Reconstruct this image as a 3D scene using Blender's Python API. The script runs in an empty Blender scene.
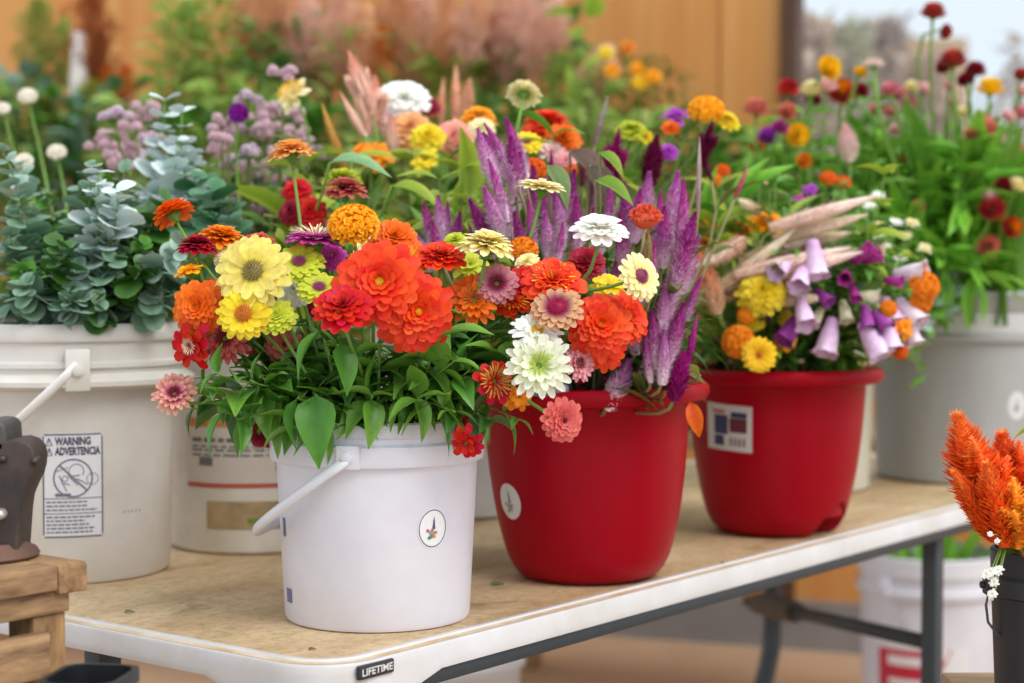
import bpy, math, random
from mathutils import Vector, Matrix, Quaternion
SC = bpy.context.scene
COL = SC.collection
R = math.radians
# ------------------------------------------------------------------ camera, world, light
F = 1770.0
CAM = Vector((0, 0, 1.135)); PITCH = R(2.3)
cd = bpy.data.cameras.new('camera'); cam = bpy.data.objects.new('camera', cd); COL.objects.link(cam)
cam.location = CAM; cam.rotation_euler = (R(90) - PITCH, 0, 0)
cd.sensor_width = 36; cd.lens = F / 1024 * 36; cd.clip_start = .05; cd.clip_end = 200
cd.dof.use_dof = True; cd.dof.focus_distance = 1.92; cd.dof.aperture_fstop = 3.4
SC.camera = cam
w = bpy.data.worlds.new('world'); SC.world = w; w.use_nodes = True
bg = w.node_tree.nodes['Background']; bg.inputs[0].default_value = (.88, .935, 1, 1); bg.inputs[1].default_value = 1.0
sd = bpy.data.lights.new('sun', 'SUN'); sun = bpy.data.objects.new('sun', sd); COL.objects.link(sun)
sd.energy = 2.1; sd.angle = R(38); sd.color = (1, .975, .93)
sun.rotation_euler = Vector((.62, -.55, 1.0)).to_track_quat('Z', 'Y').to_euler(); sun.location = (1, -2, 4)
SC.view_settings.view_transform = 'Standard'; SC.view_settings.look = 'None'
SC.view_settings.exposure = 0.14; SC.view_settings.gamma = 1; SC.view_settings.use_curve_mapping = False
SC.cycles.max_bounces = 6; SC.cycles.transparent_max_bounces = 8
SC.cycles.caustics_reflective = False; SC.cycles.caustics_refractive = False

rng = random.Random(7)
def P(px, py, Y):
    """a point of the place, seen at px,py, at depth Y"""
    a = (px - 512) / F; b = -(py - 341.5) / F
    d = Vector((0, math.cos(PITCH), -math.sin(PITCH))) + a * Vector((1, 0, 0)) + b * Vector((0, math.sin(PITCH), math.cos(PITCH)))
    return CAM + d * (Y / d.y)
def px(n, Y): return n * Y / F
def V(*a): return Vector(a)
# ------------------------------------------------------------------ materials
def lin(c):
    if isinstance(c, str): c = tuple(int(c[i:i+2], 16) for i in (0, 2, 4))
    r = []
    for v in c[:3]:
        v /= 255.0
        r.append(v / 12.92 if v <= .04045 else ((v + .055) / 1.055) ** 2.4)
    return (*r, 1)
_m = {}
def new_mat(name):
    m = bpy.data.materials.new(name); m.use_nodes = True
    nt = m.node_tree; b = nt.nodes['Principled BSDF']
    return m, nt, b
def plain(c, rough=.5, var=0, scale=20, bump=0, metal=0, c2=None, stretch=None, spec=.5, coat=0):
    key = ('p', c, rough, var, scale, bump, metal, c2, stretch, spec, coat)
    if key in _m: return _m[key]
    m, nt, b = new_mat('surface_' + str(len(_m)))
    b.inputs['Base Color'].default_value = lin(c); b.inputs['Roughness'].default_value = rough
    b.inputs['Metallic'].default_value = metal; b.inputs['Specular IOR Level'].default_value = spec
    b.inputs['Coat Weight'].default_value = coat
    if var or bump or c2:
        tc = nt.nodes.new('ShaderNodeTexCoord'); mp = nt.nodes.new('ShaderNodeMapping')
        nt.links.new(tc.outputs['Object'], mp.inputs[0])
        if stretch: mp.inputs['Scale'].default_value = stretch
        n = nt.nodes.new('ShaderNodeTexNoise'); n.inputs['Scale'].default_value = scale; n.inputs['Detail'].default_value = 6
        n.inputs['Roughness'].default_value = .62
        nt.links.new(mp.outputs[0], n.inputs['Vector'])
        if var or c2:
            rp = nt.nodes.new('ShaderNodeValToRGB'); rp.color_ramp.elements[0].position = .34; rp.color_ramp.elements[1].position = .68
            l = lin(c); l2 = lin(c2) if c2 else tuple(x * (1 - var) for x in l[:3]) + (1,)
            rp.color_ramp.elements[0].color = l2; rp.color_ramp.elements[1].color = l
            nt.links.new(n.outputs[0], rp.inputs[0]); nt.links.new(rp.outputs[0], b.inputs['Base Color'])
        if bump:
            bp = nt.nodes.new('ShaderNodeBump'); bp.inputs['Strength'].default_value = bump; bp.inputs['Distance'].default_value = .002
            nt.links.new(n.outputs[0], bp.inputs['Height']); nt.links.new(bp.outputs[0], b.inputs['Normal'])
    _m[key] = m; return m
def petal_mat(base, tip, mid=None, rough=.5, tr=.32, spec=.3):
    """petal / leaf: colour runs from base to tip, varies from petal to petal, a little light passes through"""
    key = ('f', base, tip, mid, rough, tr, spec)
    if key in _m: return _m[key]
    m, nt, b = new_mat('petal_' + str(len(_m)))
    at = nt.nodes.new('ShaderNodeAttribute'); at.attribute_name = 'pt'
    ar = nt.nodes.new('ShaderNodeAttribute'); ar.attribute_name = 'rnd'
    rp = nt.nodes.new('ShaderNodeValToRGB'); e = rp.color_ramp.elements
    e[0].color = lin(base); e[1].color = lin(tip); e[0].position = .05; e[1].position = .9
    if mid:
        x = e.new(.5); x.color = lin(mid)
    nt.links.new(at.outputs['Fac'], rp.inputs[0])
    hs = nt.nodes.new('ShaderNodeHueSaturation')
    mr = nt.nodes.new('ShaderNodeMapRange'); mr.inputs['To Min'].default_value = 1.0; mr.inputs['To Max'].default_value = 1.15
    mh = nt.nodes.new('ShaderNodeMapRange'); mh.inputs['To Min'].default_value = .492; mh.inputs['To Max'].default_value = .508
    nt.links.new(ar.outputs['Fac'], mr.inputs['Value']); nt.links.new(ar.outputs['Fac'], mh.inputs['Value'])
    nt.links.new(mr.outputs[0], hs.inputs['Value']); nt.links.new(mh.outputs[0], hs.inputs['Hue'])
    tc = nt.nodes.new('ShaderNodeTexCoord'); nz = nt.nodes.new('ShaderNodeTexNoise'); nz.inputs['Scale'].default_value = 5; nz.inputs['Detail'].default_value = 4
    nt.links.new(tc.outputs['Object'], nz.inputs['Vector']); mn = nt.nodes.new('ShaderNodeMapRange'); mn.inputs['From Min'].default_value = .3; mn.inputs['From Max'].default_value = .7; mn.inputs['To Min'].default_value = .84; mn.inputs['To Max'].default_value = 1.12
    nt.links.new(nz.outputs[0], mn.inputs['Value']); mm_ = nt.nodes.new('ShaderNodeMath'); mm_.operation = 'MULTIPLY'; nt.links.new(mn.outputs[0], mm_.inputs[0]); nt.links.new(mr.outputs[0], mm_.inputs[1]); nt.links.new(mm_.outputs[0], hs.inputs['Value'])
    nt.links.new(rp.outputs[0], hs.inputs['Color']); nt.links.new(hs.outputs[0], b.inputs['Base Color'])
    b.inputs['Roughness'].default_value = rough; b.inputs['Specular IOR Level'].default_value = spec
    t = nt.nodes.new('ShaderNodeBsdfTranslucent'); nt.links.new(hs.outputs[0], t.inputs[0])
    mx = nt.nodes.new('ShaderNodeMixShader'); mx.inputs[0].default_value = tr
    nt.links.new(b.outputs[0], mx.inputs[1]); nt.links.new(t.outputs[0], mx.inputs[2])
    nt.links.new(mx.outputs[0], nt.nodes['Material Output'].inputs[0])
    _m[key] = m; return m
# ------------------------------------------------------------------ mesh builder
class MB:
    def __init__(s): s.v = []; s.f = []; s.t = []; s.r = []
    def add(s, vs, fs, ts=None, r=.5):
        o = len(s.v); s.v += [tuple(v) for v in vs]; s.f += [tuple(i + o for i in f) for f in fs]
        s.t += ts if ts else [0.5] * len(vs); s.r += [r] * len(vs)
    def mesh(s, name, mat, sharp=None, smooth=True):
        me = bpy.data.meshes.new(name); me.from_pydata(s.v, [], s.f)
        a = me.attributes.new('pt', 'FLOAT', 'POINT'); a.data.foreach_set('value', s.t)
        a = me.attributes.new('rnd', 'FLOAT', 'POINT'); a.data.foreach_set('value', s.r)
        me.materials.append(mat)
        if smooth: me.polygons.foreach_set('use_smooth', [True] * len(me.polygons))
        if sharp is not None: me.set_sharp_from_angle(angle=R(sharp))
        me.update(); return me
def link(name, me, parent=None, loc=(0, 0, 0), rot=None, scale=None):
    o = bpy.data.objects.new(name, me); COL.objects.link(o); o.parent = parent; o.location = loc
    if rot is not None:
        o.rotation_mode = 'QUATERNION'; o.rotation_quaternion = rot
    if scale is not None: o.scale = scale if hasattr(scale, '__len__') else (scale,) * 3
    return o
def tag(o, label=None, cat=None, group=None, kind=None):
    if label: o['label'] = label
    if cat: o['category'] = cat
    if group: o['group'] = group
    if kind: o['kind'] = kind
    return o
def empty(name, loc, label=None, cat=None, group=None, rotz=0):
    o = bpy.data.objects.new(name, None); COL.objects.link(o); o.location = loc; o.rotation_euler = (0, 0, rotz)
    o.empty_display_size = .02
    return tag(o, label, cat, group)
def part(name, mb, mat, parent, sharp=None, smooth=True, loc=(0, 0, 0)):
    return link(name, mb.mesh(name, mat, sharp, smooth), parent, loc)
def box(mb, x0, x1, y0, y1, z0, z1, bev=0, M=None):
    if bev <= 0:
        vs = [(x, y, z) for z in (z0, z1) for y in (y0, y1) for x in (x0, x1)]
        fs = [(0, 2, 3, 1), (4, 5, 7, 6), (0, 1, 5, 4), (2, 6, 7, 3), (0, 4, 6, 2), (1, 3, 7, 5)]
    else:
        import bmesh
        bm = bmesh.new(); bmesh.ops.create_cube(bm, size=1)
        for v in bm.verts: v.co = Vector(((x0 + x1) / 2 + v.co.x * (x1 - x0), (y0 + y1) / 2 + v.co.y * (y1 - y0), (z0 + z1) / 2 + v.co.z * (z1 - z0)))
        bmesh.ops.bevel(bm, geom=bm.edges[:], offset=bev, segments=2, profile=.5, affect='EDGES')
        bm.verts.index_update(); vs = [v.co.copy() for v in bm.verts]; fs = [[v.index for v in f.verts] for f in bm.faces]; bm.free()
    if M is not None: vs = [M @ Vector(v) for v in vs]
    mb.add(vs, fs)
def lathe(mb, prof, n=72, fr=None, a0=0, c=(0, 0, 0)):
    vs = []; fs = []; m = len(prof)
    for i in range(n):
        a = 2 * math.pi * i / n
        for (r, z) in prof:
            rr = fr(r, z, a) if fr else r
            vs.append((c[0] + rr * math.cos(a + a0), c[1] + rr * math.sin(a + a0), c[2] + z))
    for i in range(n):
        j = (i + 1) % n
        for k in range(m - 1):
            if prof[k][0] < 1e-6 and prof[k+1][0] < 1e-6: continue
            fs.append((i * m + k, j * m + k, j * m + k + 1, i * m + k + 1))
    mb.add(vs, fs)
def tube(mb, pts, rad, sides=6, ts=None, cap=True, flat=1.0, rr=.5, up0=None):
    pts = [Vector(p) for p in pts]; n = len(pts)
    if not hasattr(rad, '__len__'): rad = [rad] * n
    vs = []; fs = []; tt = []
    tan = [(pts[min(i + 1, n - 1)] - pts[max(i - 1, 0)]).normalized() for i in range(n)]
    u = tan[0].orthogonal().normalized() if up0 is None else (Vector(up0) - tan[0] * Vector(up0).dot(tan[0])).normalized()
    for i in range(n):
        u = (u - tan[i] * u.dot(tan[i])).normalized(); w_ = tan[i].cross(u)
        for k in range(sides):
            a = 2 * math.pi * k / sides
            vs.append(pts[i] + rad[i] * (math.cos(a) * u + math.sin(a) * w_ * flat)); tt.append(ts[i] if ts else i / (n - 1))
    for i in range(n - 1):
        for k in range(sides):
            k2 = (k + 1) % sides
            fs.append((i * sides + k, i * sides + k2, (i + 1) * sides + k2, (i + 1) * sides + k))
    if cap:
        fs.append(tuple(range(sides))[::-1]); fs.append(tuple((n - 1) * sides + k for k in range(sides)))
    mb.add(vs, fs, tt, rr)
def hermite(pts, tans, n=6):
    out = []
    for i in range(len(pts) - 1):
        a, b, ta, tb = pts[i], pts[i+1], tans[i], tans[i+1]
        for k in range(n if i < len(pts) - 2 else n + 1):
            t = k / n; t2 = t * t; t3 = t2 * t
            out.append((2*t3-3*t2+1)*a + (t3-2*t2+t)*ta + (-2*t3+3*t2)*b + (t3-t2)*tb)
    return out
def prism(mb, outline, h, M):
    """outline in local xy, extruded along z by h"""
    n = len(outline); vs = [M @ V(x, y, 0) for x, y in outline] + [M @ V(x, y, h) for x, y in outline]
    fs = [tuple(range(n))[::-1], tuple(range(n, 2 * n))] + [(i, (i + 1) % n, n + (i + 1) % n, n + i) for i in range(n)]
    mb.add(vs, fs)
# ------------------------------------------------------------------ flower meshes
def petal(mb, az, r0, z0, L, W, e0, curl, cup=.15, pointed=.35, rr=.5, nv=5, t0=0., t1=1., M=None, twist=0):
    ca, sa = math.cos(az), math.sin(az)
    vs = []; ts = []; r = r0; z = z0; e = e0
    for i in range(nv + 1):
        s = i / nv
        if i:
            e = e0 - curl * (s - .5 / nv); r += L / nv * math.cos(e); z += L / nv * math.sin(e)
        wd = W * .5 * (.38 + .62 * math.sin(math.pi * min(s * .62, .5) / 1.0) ** 1.1) if s < .8 else W * .5 * (1 - (s - .8) / .2 * pointed)
        nx, nz = -math.sin(e), math.cos(e)
        for j, q in enumerate((-1, 0, 1)):
            ext = (L * .07 if (q == 0 and i == nv) else 0)
            lift = cup * wd * (q * q) + twist * q * wd * s
            rad = r + ext * math.cos(e) + nx * lift; zz = z + ext * math.sin(e) + nz * lift
            x = rad * ca - q * wd * sa; y = rad * sa + q * wd * ca
            vs.append((x, y, zz)); ts.append(t0 + (t1 - t0) * s)
    fs = []
    for i in range(nv):
        for j in range(2):
            a = i * 3 + j; fs.append((a, a + 1, a + 4, a + 3))
    if M is not None: vs = [M @ Vector(v) for v in vs]
    mb.add(vs, fs, ts, rr)
MESH = {}
def zinnia_mesh(kind, seed):
    """petals of one bloom at radius 1, facing +Z"""
    k = (kind, seed)
    if k in MESH: return MESH[k]
    g = random.Random(seed * 13 + hash_s(kind)); mb = MB()
    if kind == 'double':      # layered, broad rounded petals
        for l in range(6):
            n = (15, 14, 12, 11, 9, 7)[l]; L = (1, .87, .73, .60, .46, .34)[l]
            for i in range(n):
                az = 2 * math.pi * (i + .5 * (l % 2) + g.uniform(-.14, .14)) / n
                petal(mb, az, .06, .035 * l, (L - .06) * g.uniform(.92, 1.06), .40 * (1 - .09 * l), R(4 + 13 * l + g.uniform(-5, 5)), R(16 + 3 * l), .10 + g.uniform(0, .22), .35, g.random(), t0=.0, t1=1)
    elif kind == 'ruffled':   # very full, small scalloped petals
        for l in range(8):
            n = (20, 19, 17, 15, 13, 11, 8, 6)[l]; L = 1 - .115 * l
            for i in range(n):
                az = 2 * math.pi * (i + .5 * (l % 2) + g.uniform(-.2, .2)) / n
                petal(mb, az, .05, .045 * l, (L - .05) * g.uniform(.9, 1.06), .33 * (1 - .06 * l), R(0 + 11 * l + g.uniform(-7, 7)), R(24), .25, .3, g.random())
    elif kind == 'single':    # two open rows round a large disc
        for l in range(3):
            n = (17, 15, 12)[l]; L = (1, .92, .76)[l]
            for i in range(n):
                az = 2 * math.pi * (i + .5 * (l % 2) + g.uniform(-.1, .1)) / n
                petal(mb, az, .12, .02 + .03 * l, (L - .12) * g.uniform(.93, 1.04), .33, R(3 + 8 * l + g.uniform(-4, 4)), R(14), .2, .4, g.random())
    elif kind == 'quill':     # narrow petals with free tips
        for l in range(3):
            n = (18, 16, 12)[l]; L = (1, .86, .64)[l]
            for i in range(n):
                az = 2 * math.pi * (i + .5 * (l % 2) + g.uniform(-.15, .15)) / n
                petal(mb, az, .1, .03 * l, (L - .1) * g.uniform(.88, 1.04), .25, R(6 + 14 * l + g.uniform(-8, 8)), R(10), .45, .38, g.random())
    elif kind == 'ragged':    # few, irregular petals
        for l in range(3):
            n = (9, 8, 6)[l]; L = (1, .85, .6)[l]
            for i in range(n):
                az = 2 * math.pi * (i + .5 * (l % 2) + g.uniform(-.25, .25)) / n
                petal(mb, az, .08, .03 * l, (L - .08) * g.uniform(.72, 1.08), .42, R(2 + 16 * l + g.uniform(-14, 14)), R(g.uniform(10, 40)), g.uniform(0, .4), .3, g.random())
    elif kind == 'pompom':    # ball of small scales
        N = 150; lathe(mb, [(0, .74), (.30, .70), (.56, .55), (.74, .28), (.74, .0), (.5, -.08), (0, -.1)], 20)
        for i in range(N):
            c = 1 - 1.25 * (i + .5) / N; th = math.acos(max(-1, min(1, c))); ph = i * 2.39996
            n = V(math.sin(th) * math.cos(ph), math.sin(th) * math.sin(ph), math.cos(th))
            M = Matrix.Translation(V(0, 0, .25) + V(n.x * .80, n.y * .80, n.z * .50)) @ (n + V(0, 0, .25)).to_track_quat('Z', 'Y').to_matrix().to_4x4()
            for q in range(2):
                petal(mb, g.uniform(0, 6.28), .0, 0, .25, .27, R(50), R(30), .3, .3, g.random(), nv=3, M=M)
    elif kind == 'straw':     # papery pointed bracts in a shallow ball
        for l in range(6):
            n = (14, 14, 13, 11, 9, 6)[l]
            for i in range(n):
                az = 2 * math.pi * (i + .5 * (l % 2) + g.uniform(-.1, .1)) / n
                petal(mb, az, .25 - .02 * l, .06 * l - .1, (.8 - .10 * l), .34, R(0 + 17 * l), R(-30 if l < 3 else 10), .3, .75, g.random(), nv=4, t0=l / 6, t1=l / 6 + .3)
    elif kind == 'crest':     # folded velvety comb
        lathe(mb, [(0, .66), (.4, .6), (.72, .25), (.6, -.1), (.3, -.3), (0, -.35)], 16)
        for i in range(150):
            a = g.uniform(0, 6.28); q = g.random() ** .5
            n = V(math.cos(a) * q, math.sin(a) * q, .55 + .45 * (1 - q)).normalized()
            M = Matrix.Translation(V(math.cos(a) * q * .75, math.sin(a) * q * .75, .15 + .55 * (1 - q * q) + g.uniform(-.08, .08))) @ n.to_track_quat('Z', 'Y').to_matrix().to_4x4()
            petal(mb, g.uniform(0, 6.28), 0, 0, .26, .22, R(65), R(-30), .4, .2, g.random(), nv=2, M=M)
    MESH[k] = mb; return mb
def hash_s(s): return sum(ord(c) * (i + 1) for i, c in enumerate(s)) % 977
ME = {}
def cached(key, fn):
    if key not in ME: ME[key] = fn()
    return ME[key]
def bloom_mesh(kind, seed, mat):
    return cached(('bl', kind, seed, mat.name), lambda: zinnia_mesh(kind, seed).mesh('petals', mat))
def centre_mesh(kind, mat):
    """disc: 'dome' of florets, 'flat' of florets, radius 1"""
    def f():
        mb = MB(); g = random.Random(hash_s(kind)); N = {'dome': 70, 'flat': 80, 'spray': 46}[kind]
        if kind != 'spray':
            lathe(mb, [(0.0, .55 if kind == 'dome' else .2), (.5, .48 if kind == 'dome' else .2), (.85, .2), (.95, -.1)], 14)
        for i in range(N):
            q = math.sqrt((i + .5) / N); a = i * 2.39996
            h = (.55 * (1 - q * q) if kind == 'dome' else .18 + .1 * q)
            lean = R(10 + 50 * q) if kind != 'spray' else R(15 + 55 * q)
            petal(mb, a, q * .85, h - .05, .34 if kind != 'spray' else .8, .17, R(90) - lean, R(25), .3, .7, g.random(), nv=2, t0=q, t1=q)
        return mb.mesh('centre', mat)
    return cached(('ce', kind, mat.name), f)
def leaf_mesh(kind, mat):
    def f():
        mb = MB(); g = random.Random(hash_s(kind))
        nv = 7; prof = {'ovate': lambda s: .25 * math.sin(math.pi * s ** .62) ** .9 * (1.05 - .25 * s),
                'lance': lambda s: .12 * math.sin(math.pi * s ** .75) ** .8,
                'round': lambda s: .47 * max(.0, 1 - (2 * (.03 + .93 * s) - 1) ** 2) ** .5,
                'blade': lambda s: .035 * (1 - s) ** .5 + .004}[kind]
        vs = []; ts = []; arch = {'ovate': .30, 'lance': .3, 'round': .06, 'blade': .35}[kind]
        for i in range(nv + 1):
            s = i / nv; wd = prof(s) if i < nv else (.004 if kind != 'round' else .16)
            for q in (-1, -.5, 0, .5, 1):
                z = arch * (s - s * s * 1.35) + abs(q) * wd * (.42 if kind != 'round' else .12) + (.012 * math.sin(9 * s + 4 * q) if abs(q) == 1 else 0)
                vs.append((q * wd, s, z)); ts.append(min(1, s * .5 + abs(q) * .5))
        fs = [(i * 5 + j, i * 5 + j + 1, i * 5 + j + 6, i * 5 + j + 5) for i in range(nv) for j in range(4)]
        mb.add(vs, fs, ts, .5); return mb
    key = ('leafmb', kind)
    mb = cached(key, f)
    return mb
def leaf_me(kind, mat): return cached(('leaf', kind, mat.name), lambda: leaf_mesh(kind, mat).mesh('leaf', mat))
def add_leaf(mb, kind, pos, d, L, roll=0, g=rng, wide=1.0, up=None):
    """bake one leaf into mb: base pos, direction d, length L"""
    src = leaf_mesh(kind, None); Q = leaf_rot(d, roll)
    M = Matrix.Translation(pos) @ Q.to_matrix().to_4x4() @ Matrix.Diagonal((L * wide, L, L, 1))
    mb.add([M @ Vector(v) for v in src.v], src.f, list(src.t), g.random())
def leaf_rot(d, roll=0):
    d = Vector(d).normalized(); z = V(0, 0, 1)
    x = d.cross(z)
    if x.length < 1e-3: x = V(1, 0, 0)
    x.normalize(); zz = x.cross(d).normalized()
    M = Matrix((x, d, zz)).transposed()
    return M.to_quaternion() @ Quaternion((0, 1, 0), roll)
def spindle(mb, pts, rad, n, g, tl=1.6, scale=.9, tr=(0, 1), core=.6):
    """tapering plume along pts, covered in small pointed scales"""
    pts = [Vector(p) for p in pts]; m = len(pts)
    def prof(t): return rad * (math.sin(math.pi * min(1, .16 + .84 * t)) ** .75 * (1.05 - .25 * t) + .05)
    tube(mb, pts, [prof(i / (m - 1)) * core for i in range(m)], 7, ts=[tr[0] + (tr[1] - tr[0]) * i / (m - 1) for i in range(m)], rr=.3)
    for i in range(n):
        t = (i + .5) / n; x = t * (m - 1); a = int(min(x, m - 2)); f = x - a
        p = pts[a].lerp(pts[a+1], f); d = (pts[a+1] - pts[a]).normalized()
        u = d.orthogonal().normalized(); u.rotate(Quaternion(d, i * 2.39996 + g.uniform(-.3, .3)))
        r = prof(t); dir_ = (u + d * g.uniform(.5, 1.1)).normalized(); s = dir_.cross(d).normalized()
        L = max(r * scale * g.uniform(.7, 1.3), rad * .32); b = p + u * r * core * .8
        wv = L * .24; tt = tr[0] + (tr[1] - tr[0]) * t
        mb.add([b - s * wv, b + dir_ * L * .55 + u * wv * .3, b + s * wv, b + dir_ * L],
               [(0, 1, 3), (1, 2, 3), (0, 2, 1)], [max(0, min(1, tt + jit)) for jit in [g.uniform(-.28, .16)] * 4], g.random())
# ------------------------------------------------------------------ labels found by landmarks
LANDMARKS = [('big pale-yellow zinnia', 256, 272), ('twin orange zinnias', 398, 295), ('tall white zinnia', 600, 229),
    ('green-white zinnia', 539, 367), ('golden pompom zinnia', 353, 229), ('warning label bucket', 60, 330), ('edge-on cream zinnia', 542, 186),
    ('low orange-red zinnia', 598, 325), ('coral cockscomb', 645, 218), ('pale scabious', 524, 93), ('purple globe flower', 238, 116),
    ('peach plumes', 365, 90), ('tall red strawflower', 933, 20), ('tall white strawflower', 874, 63), ('tilted yellow strawflower', 828, 69),
    ('big yellow bloom', 765, 295), ('right edge marigold', 923, 287), ('far left zinnia', 173, 213),
    ('dark window post', 787, 60), ('cream foxglove buds', 850, 300), ('crimson star plume', 715, 145), ('tan grass heads', 800, 225),
    ('grey pail rim', 985, 292), ('hanging pink zinnia', 175, 393), ('hanging coral zinnia', 562, 419), ('apricot zinnia', 291, 152),
    ('silvery leaves', 190, 110), ('white tube', 82, 60), ('photo corner', 0, 0), ('left photo edge', 0, 200), ('bright red bloom', 302, 200),
    ('flat yellow strawflower', 990, 91), ('right photo edge', 1024, 180), ('red drooping zinnia', 466, 443), ('large hanging leaf', 318, 420),
    ('wide magenta celosia', 684, 370), ('small yellow zinnia', 639, 277), ('oval white-pink bloom', 848, 145), ('violet back bloom', 676, 116)]
PEND = {}
def auto(o, phrase, x, y, cat, group=None):
    best = min(LANDMARKS, key=lambda l: (l[1] - x) ** 2 + (l[2] - y) ** 2)
    dx, dy = x - best[1], y - best[2]
    if abs(dx) < 5 and abs(dy) < 5: d = 'beside'
    elif abs(dx) > 2.2 * abs(dy): d = 'right of' if dx > 0 else 'left of'
    elif abs(dy) > 2.2 * abs(dx): d = 'below' if dy > 0 else 'above'
    else: d = ('lower' if dy > 0 else 'upper') + (' right of' if dx > 0 else ' left of')
    o['category'] = cat
    if group: o['group'] = group
    PEND.setdefault((phrase, d, best[0]), []).append((math.hypot(dx, dy), o))
ORD = ['nearest', 'second', 'third', 'fourth', 'fifth', 'sixth', 'seventh', 'eighth', 'ninth', 'tenth', 'eleventh', 'twelfth', 'thirteenth', 'fourteenth', 'fifteenth'] + [str(k) + 'th' for k in range(16, 20)] + ['20th', '21st', '22nd', '23rd'] + [str(k) + 'th' for k in range(24, 31)]
def settle_labels():
    for (ph, d, lm), lst in PEND.items():
        lst.sort(key=lambda a: a[0])
        d2 = {'beside': 'beside', 'right of': 'right of', 'left of': 'left of', 'below': 'below', 'above': 'above', 'lower right of': 'below right of',
              'lower left of': 'below left of', 'upper right of': 'above right of', 'upper left of': 'above left of'}[d]
        for i, (_, o) in enumerate(lst):
            o['label'] = f'{ph} {d2} the {lm}' if len(lst) == 1 else f'{ph} {d2} the {lm}, {ORD[min(i, 29)]} one'
# ------------------------------------------------------------------ greens
G1 = petal_mat('3e7224', '609a36', rough=.38, tr=.2, spec=.5); G2 = petal_mat('52862a', '7cae42', rough=.38, tr=.25, spec=.5)
G3 = petal_mat('2c561e', '44742a', rough=.4, tr=.15, spec=.5); GL = petal_mat('7d9a2c', 'b3c548', rough=.4, tr=.35)
GST = petal_mat('5f8838', '7da34c', rough=.5, tr=.1); GOL = petal_mat('4f5a2a', '75803a', rough=.45, tr=.2)
GEU = petal_mat('6e9082', 'aac4b4', rough=.55, tr=.12); GEU2 = petal_mat('557a60', '8aac90', rough=.5, tr=.12); GDM = petal_mat('b4c6c4', 'e0eaea', rough=.7, tr=.1)
GGR = petal_mat('569a2c', '90cc48', rough=.4, tr=.3); PUS = petal_mat('7d5560', '8c8a58', tr=.1); TANST = petal_mat('a89a6a', 'c4b98c', tr=.1)
def dirv(n):
    return V(n[0], -n[2], n[1]).normalized()
def stem_path(base, rim, head, n, seg=7, k=.5):
    d = (head - rim).length
    if rim is None or d < .03: return hermite([base, head], [V(0, 0, .12), n * .1], seg * 2)
    d1 = (rim - base).length
    t1 = ((head - base).normalized() * .5 + V(0, 0, .5)).normalized()
    return hermite([base, rim, head], [V(0, 0, d1), t1 * min(d, d1) * .9, n * d * .9 * k * 2], seg)
class Vessel:
    def __init__(s, x, Y, r, z0, h): s.x = x; s.Y = Y; s.r = r; s.z0 = z0; s.h = h
    def base(s, head, g):
        a = g.uniform(0, 6.28); q = s.r * .55 * math.sqrt(g.random())
        return V(s.x + q * math.cos(a), s.Y + q * math.sin(a), s.z0 + .012)
    def exit(s, head, g):
        d = V(head.x - s.x, head.y - s.Y, 0); L = d.length
        q = min(L * .62, s.r * .80)
        d = d.normalized() * q if L > 1e-4 else V(0, 0, 0)
        return V(s.x + d.x + g.uniform(-.01, .01), s.Y + d.y + g.uniform(-.01, .01), s.z0 + s.h + .012)
CALYX = {}
def calyx_me(): 
    def f():
        mb = MB(); lathe(mb, [(.0, -.62), (.10, -.60), (.20, -.45), (.33, -.22), (.36, -.02), (.20, .02), (0, .02)], 12)
        for i in range(12):
            petal(mb, i * .524, .22, -.28, .26, .2, R(40), R(40), .2, .5, .5, nv=2)
        return mb.mesh('calyx', G2)
    return cached('calyx', f)
def flower(name, cat, ves, hp, n, r, kind, pm, centre=None, leaves=2, leafm=None, stemm=None, g=None, label=None, auto_=None, pxy=None, group=None,
           stem_r=.0021, stretch=None, leafL=.05, seed=None, base=None, rimp=None, calyx=True, merge=False):
    """one cut flower: an empty at the foot of the stem > stem, petals, centre, calyx, leaf"""
    g = g or rng
    n = dirv(n) if len(n) == 3 else n
    b = base if base is not None else ves.base(hp, g); ex = rimp if rimp is not None else ves.exit(hp, g)
    root = empty(name, b, label, cat, group)
    if auto_: auto(root, auto_, pxy[0], pxy[1], cat, group)
    neck = hp - n * r * (.5 if calyx else .1)
    path = stem_path(b, ex, neck, n)
    mb = MB(); tube(mb, [p - b for p in path], [stem_r * (1.2 - .35 * i / len(path)) for i in range(len(path))], 6)
    part('stem', mb, stemm or GST, root)
    q = n.to_track_quat('Z', 'Y') @ Quaternion((0, 0, 1), g.uniform(0, 6.28))
    seed = seed if seed is not None else g.randint(1, 3)
    sc = (r, r, r * (stretch or 1))
    link('petals', bloom_mesh(kind, seed, pm), root, hp - b, q, sc)
    if calyx: link('calyx', calyx_me(), root, hp - b, q, (r * .8,) * 3)
    if centre:
        ck, cm, cr, ch = centre
        link('flower_centre', centre_mesh(ck, cm), root, hp - b + n * r * ch, q, r * cr)
    m = len(path); lm = leafm or G2; lb = MB()
    for i in range(leaves):
        t = g.uniform(.55, .86); p = path[int(t * (m - 1))]; 
        for s in (0, 1):
            a = g.uniform(0, 6.28) if s == 0 else a + math.pi
            d = V(math.cos(a), math.sin(a), g.uniform(-.1, .5)); L = leafL * g.uniform(.7, 1.15)
            if merge: add_leaf(lb, 'ovate', p - b, d, L, g.uniform(-.4, .4), g)
            else: link('leaf', leaf_me('ovate', lm), root, p - b, leaf_rot(d, g.uniform(-.4, .4)), (L * 1.05, L, L))
    if merge and leaves: part('leaves', lb, lm, root)
    return root
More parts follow.
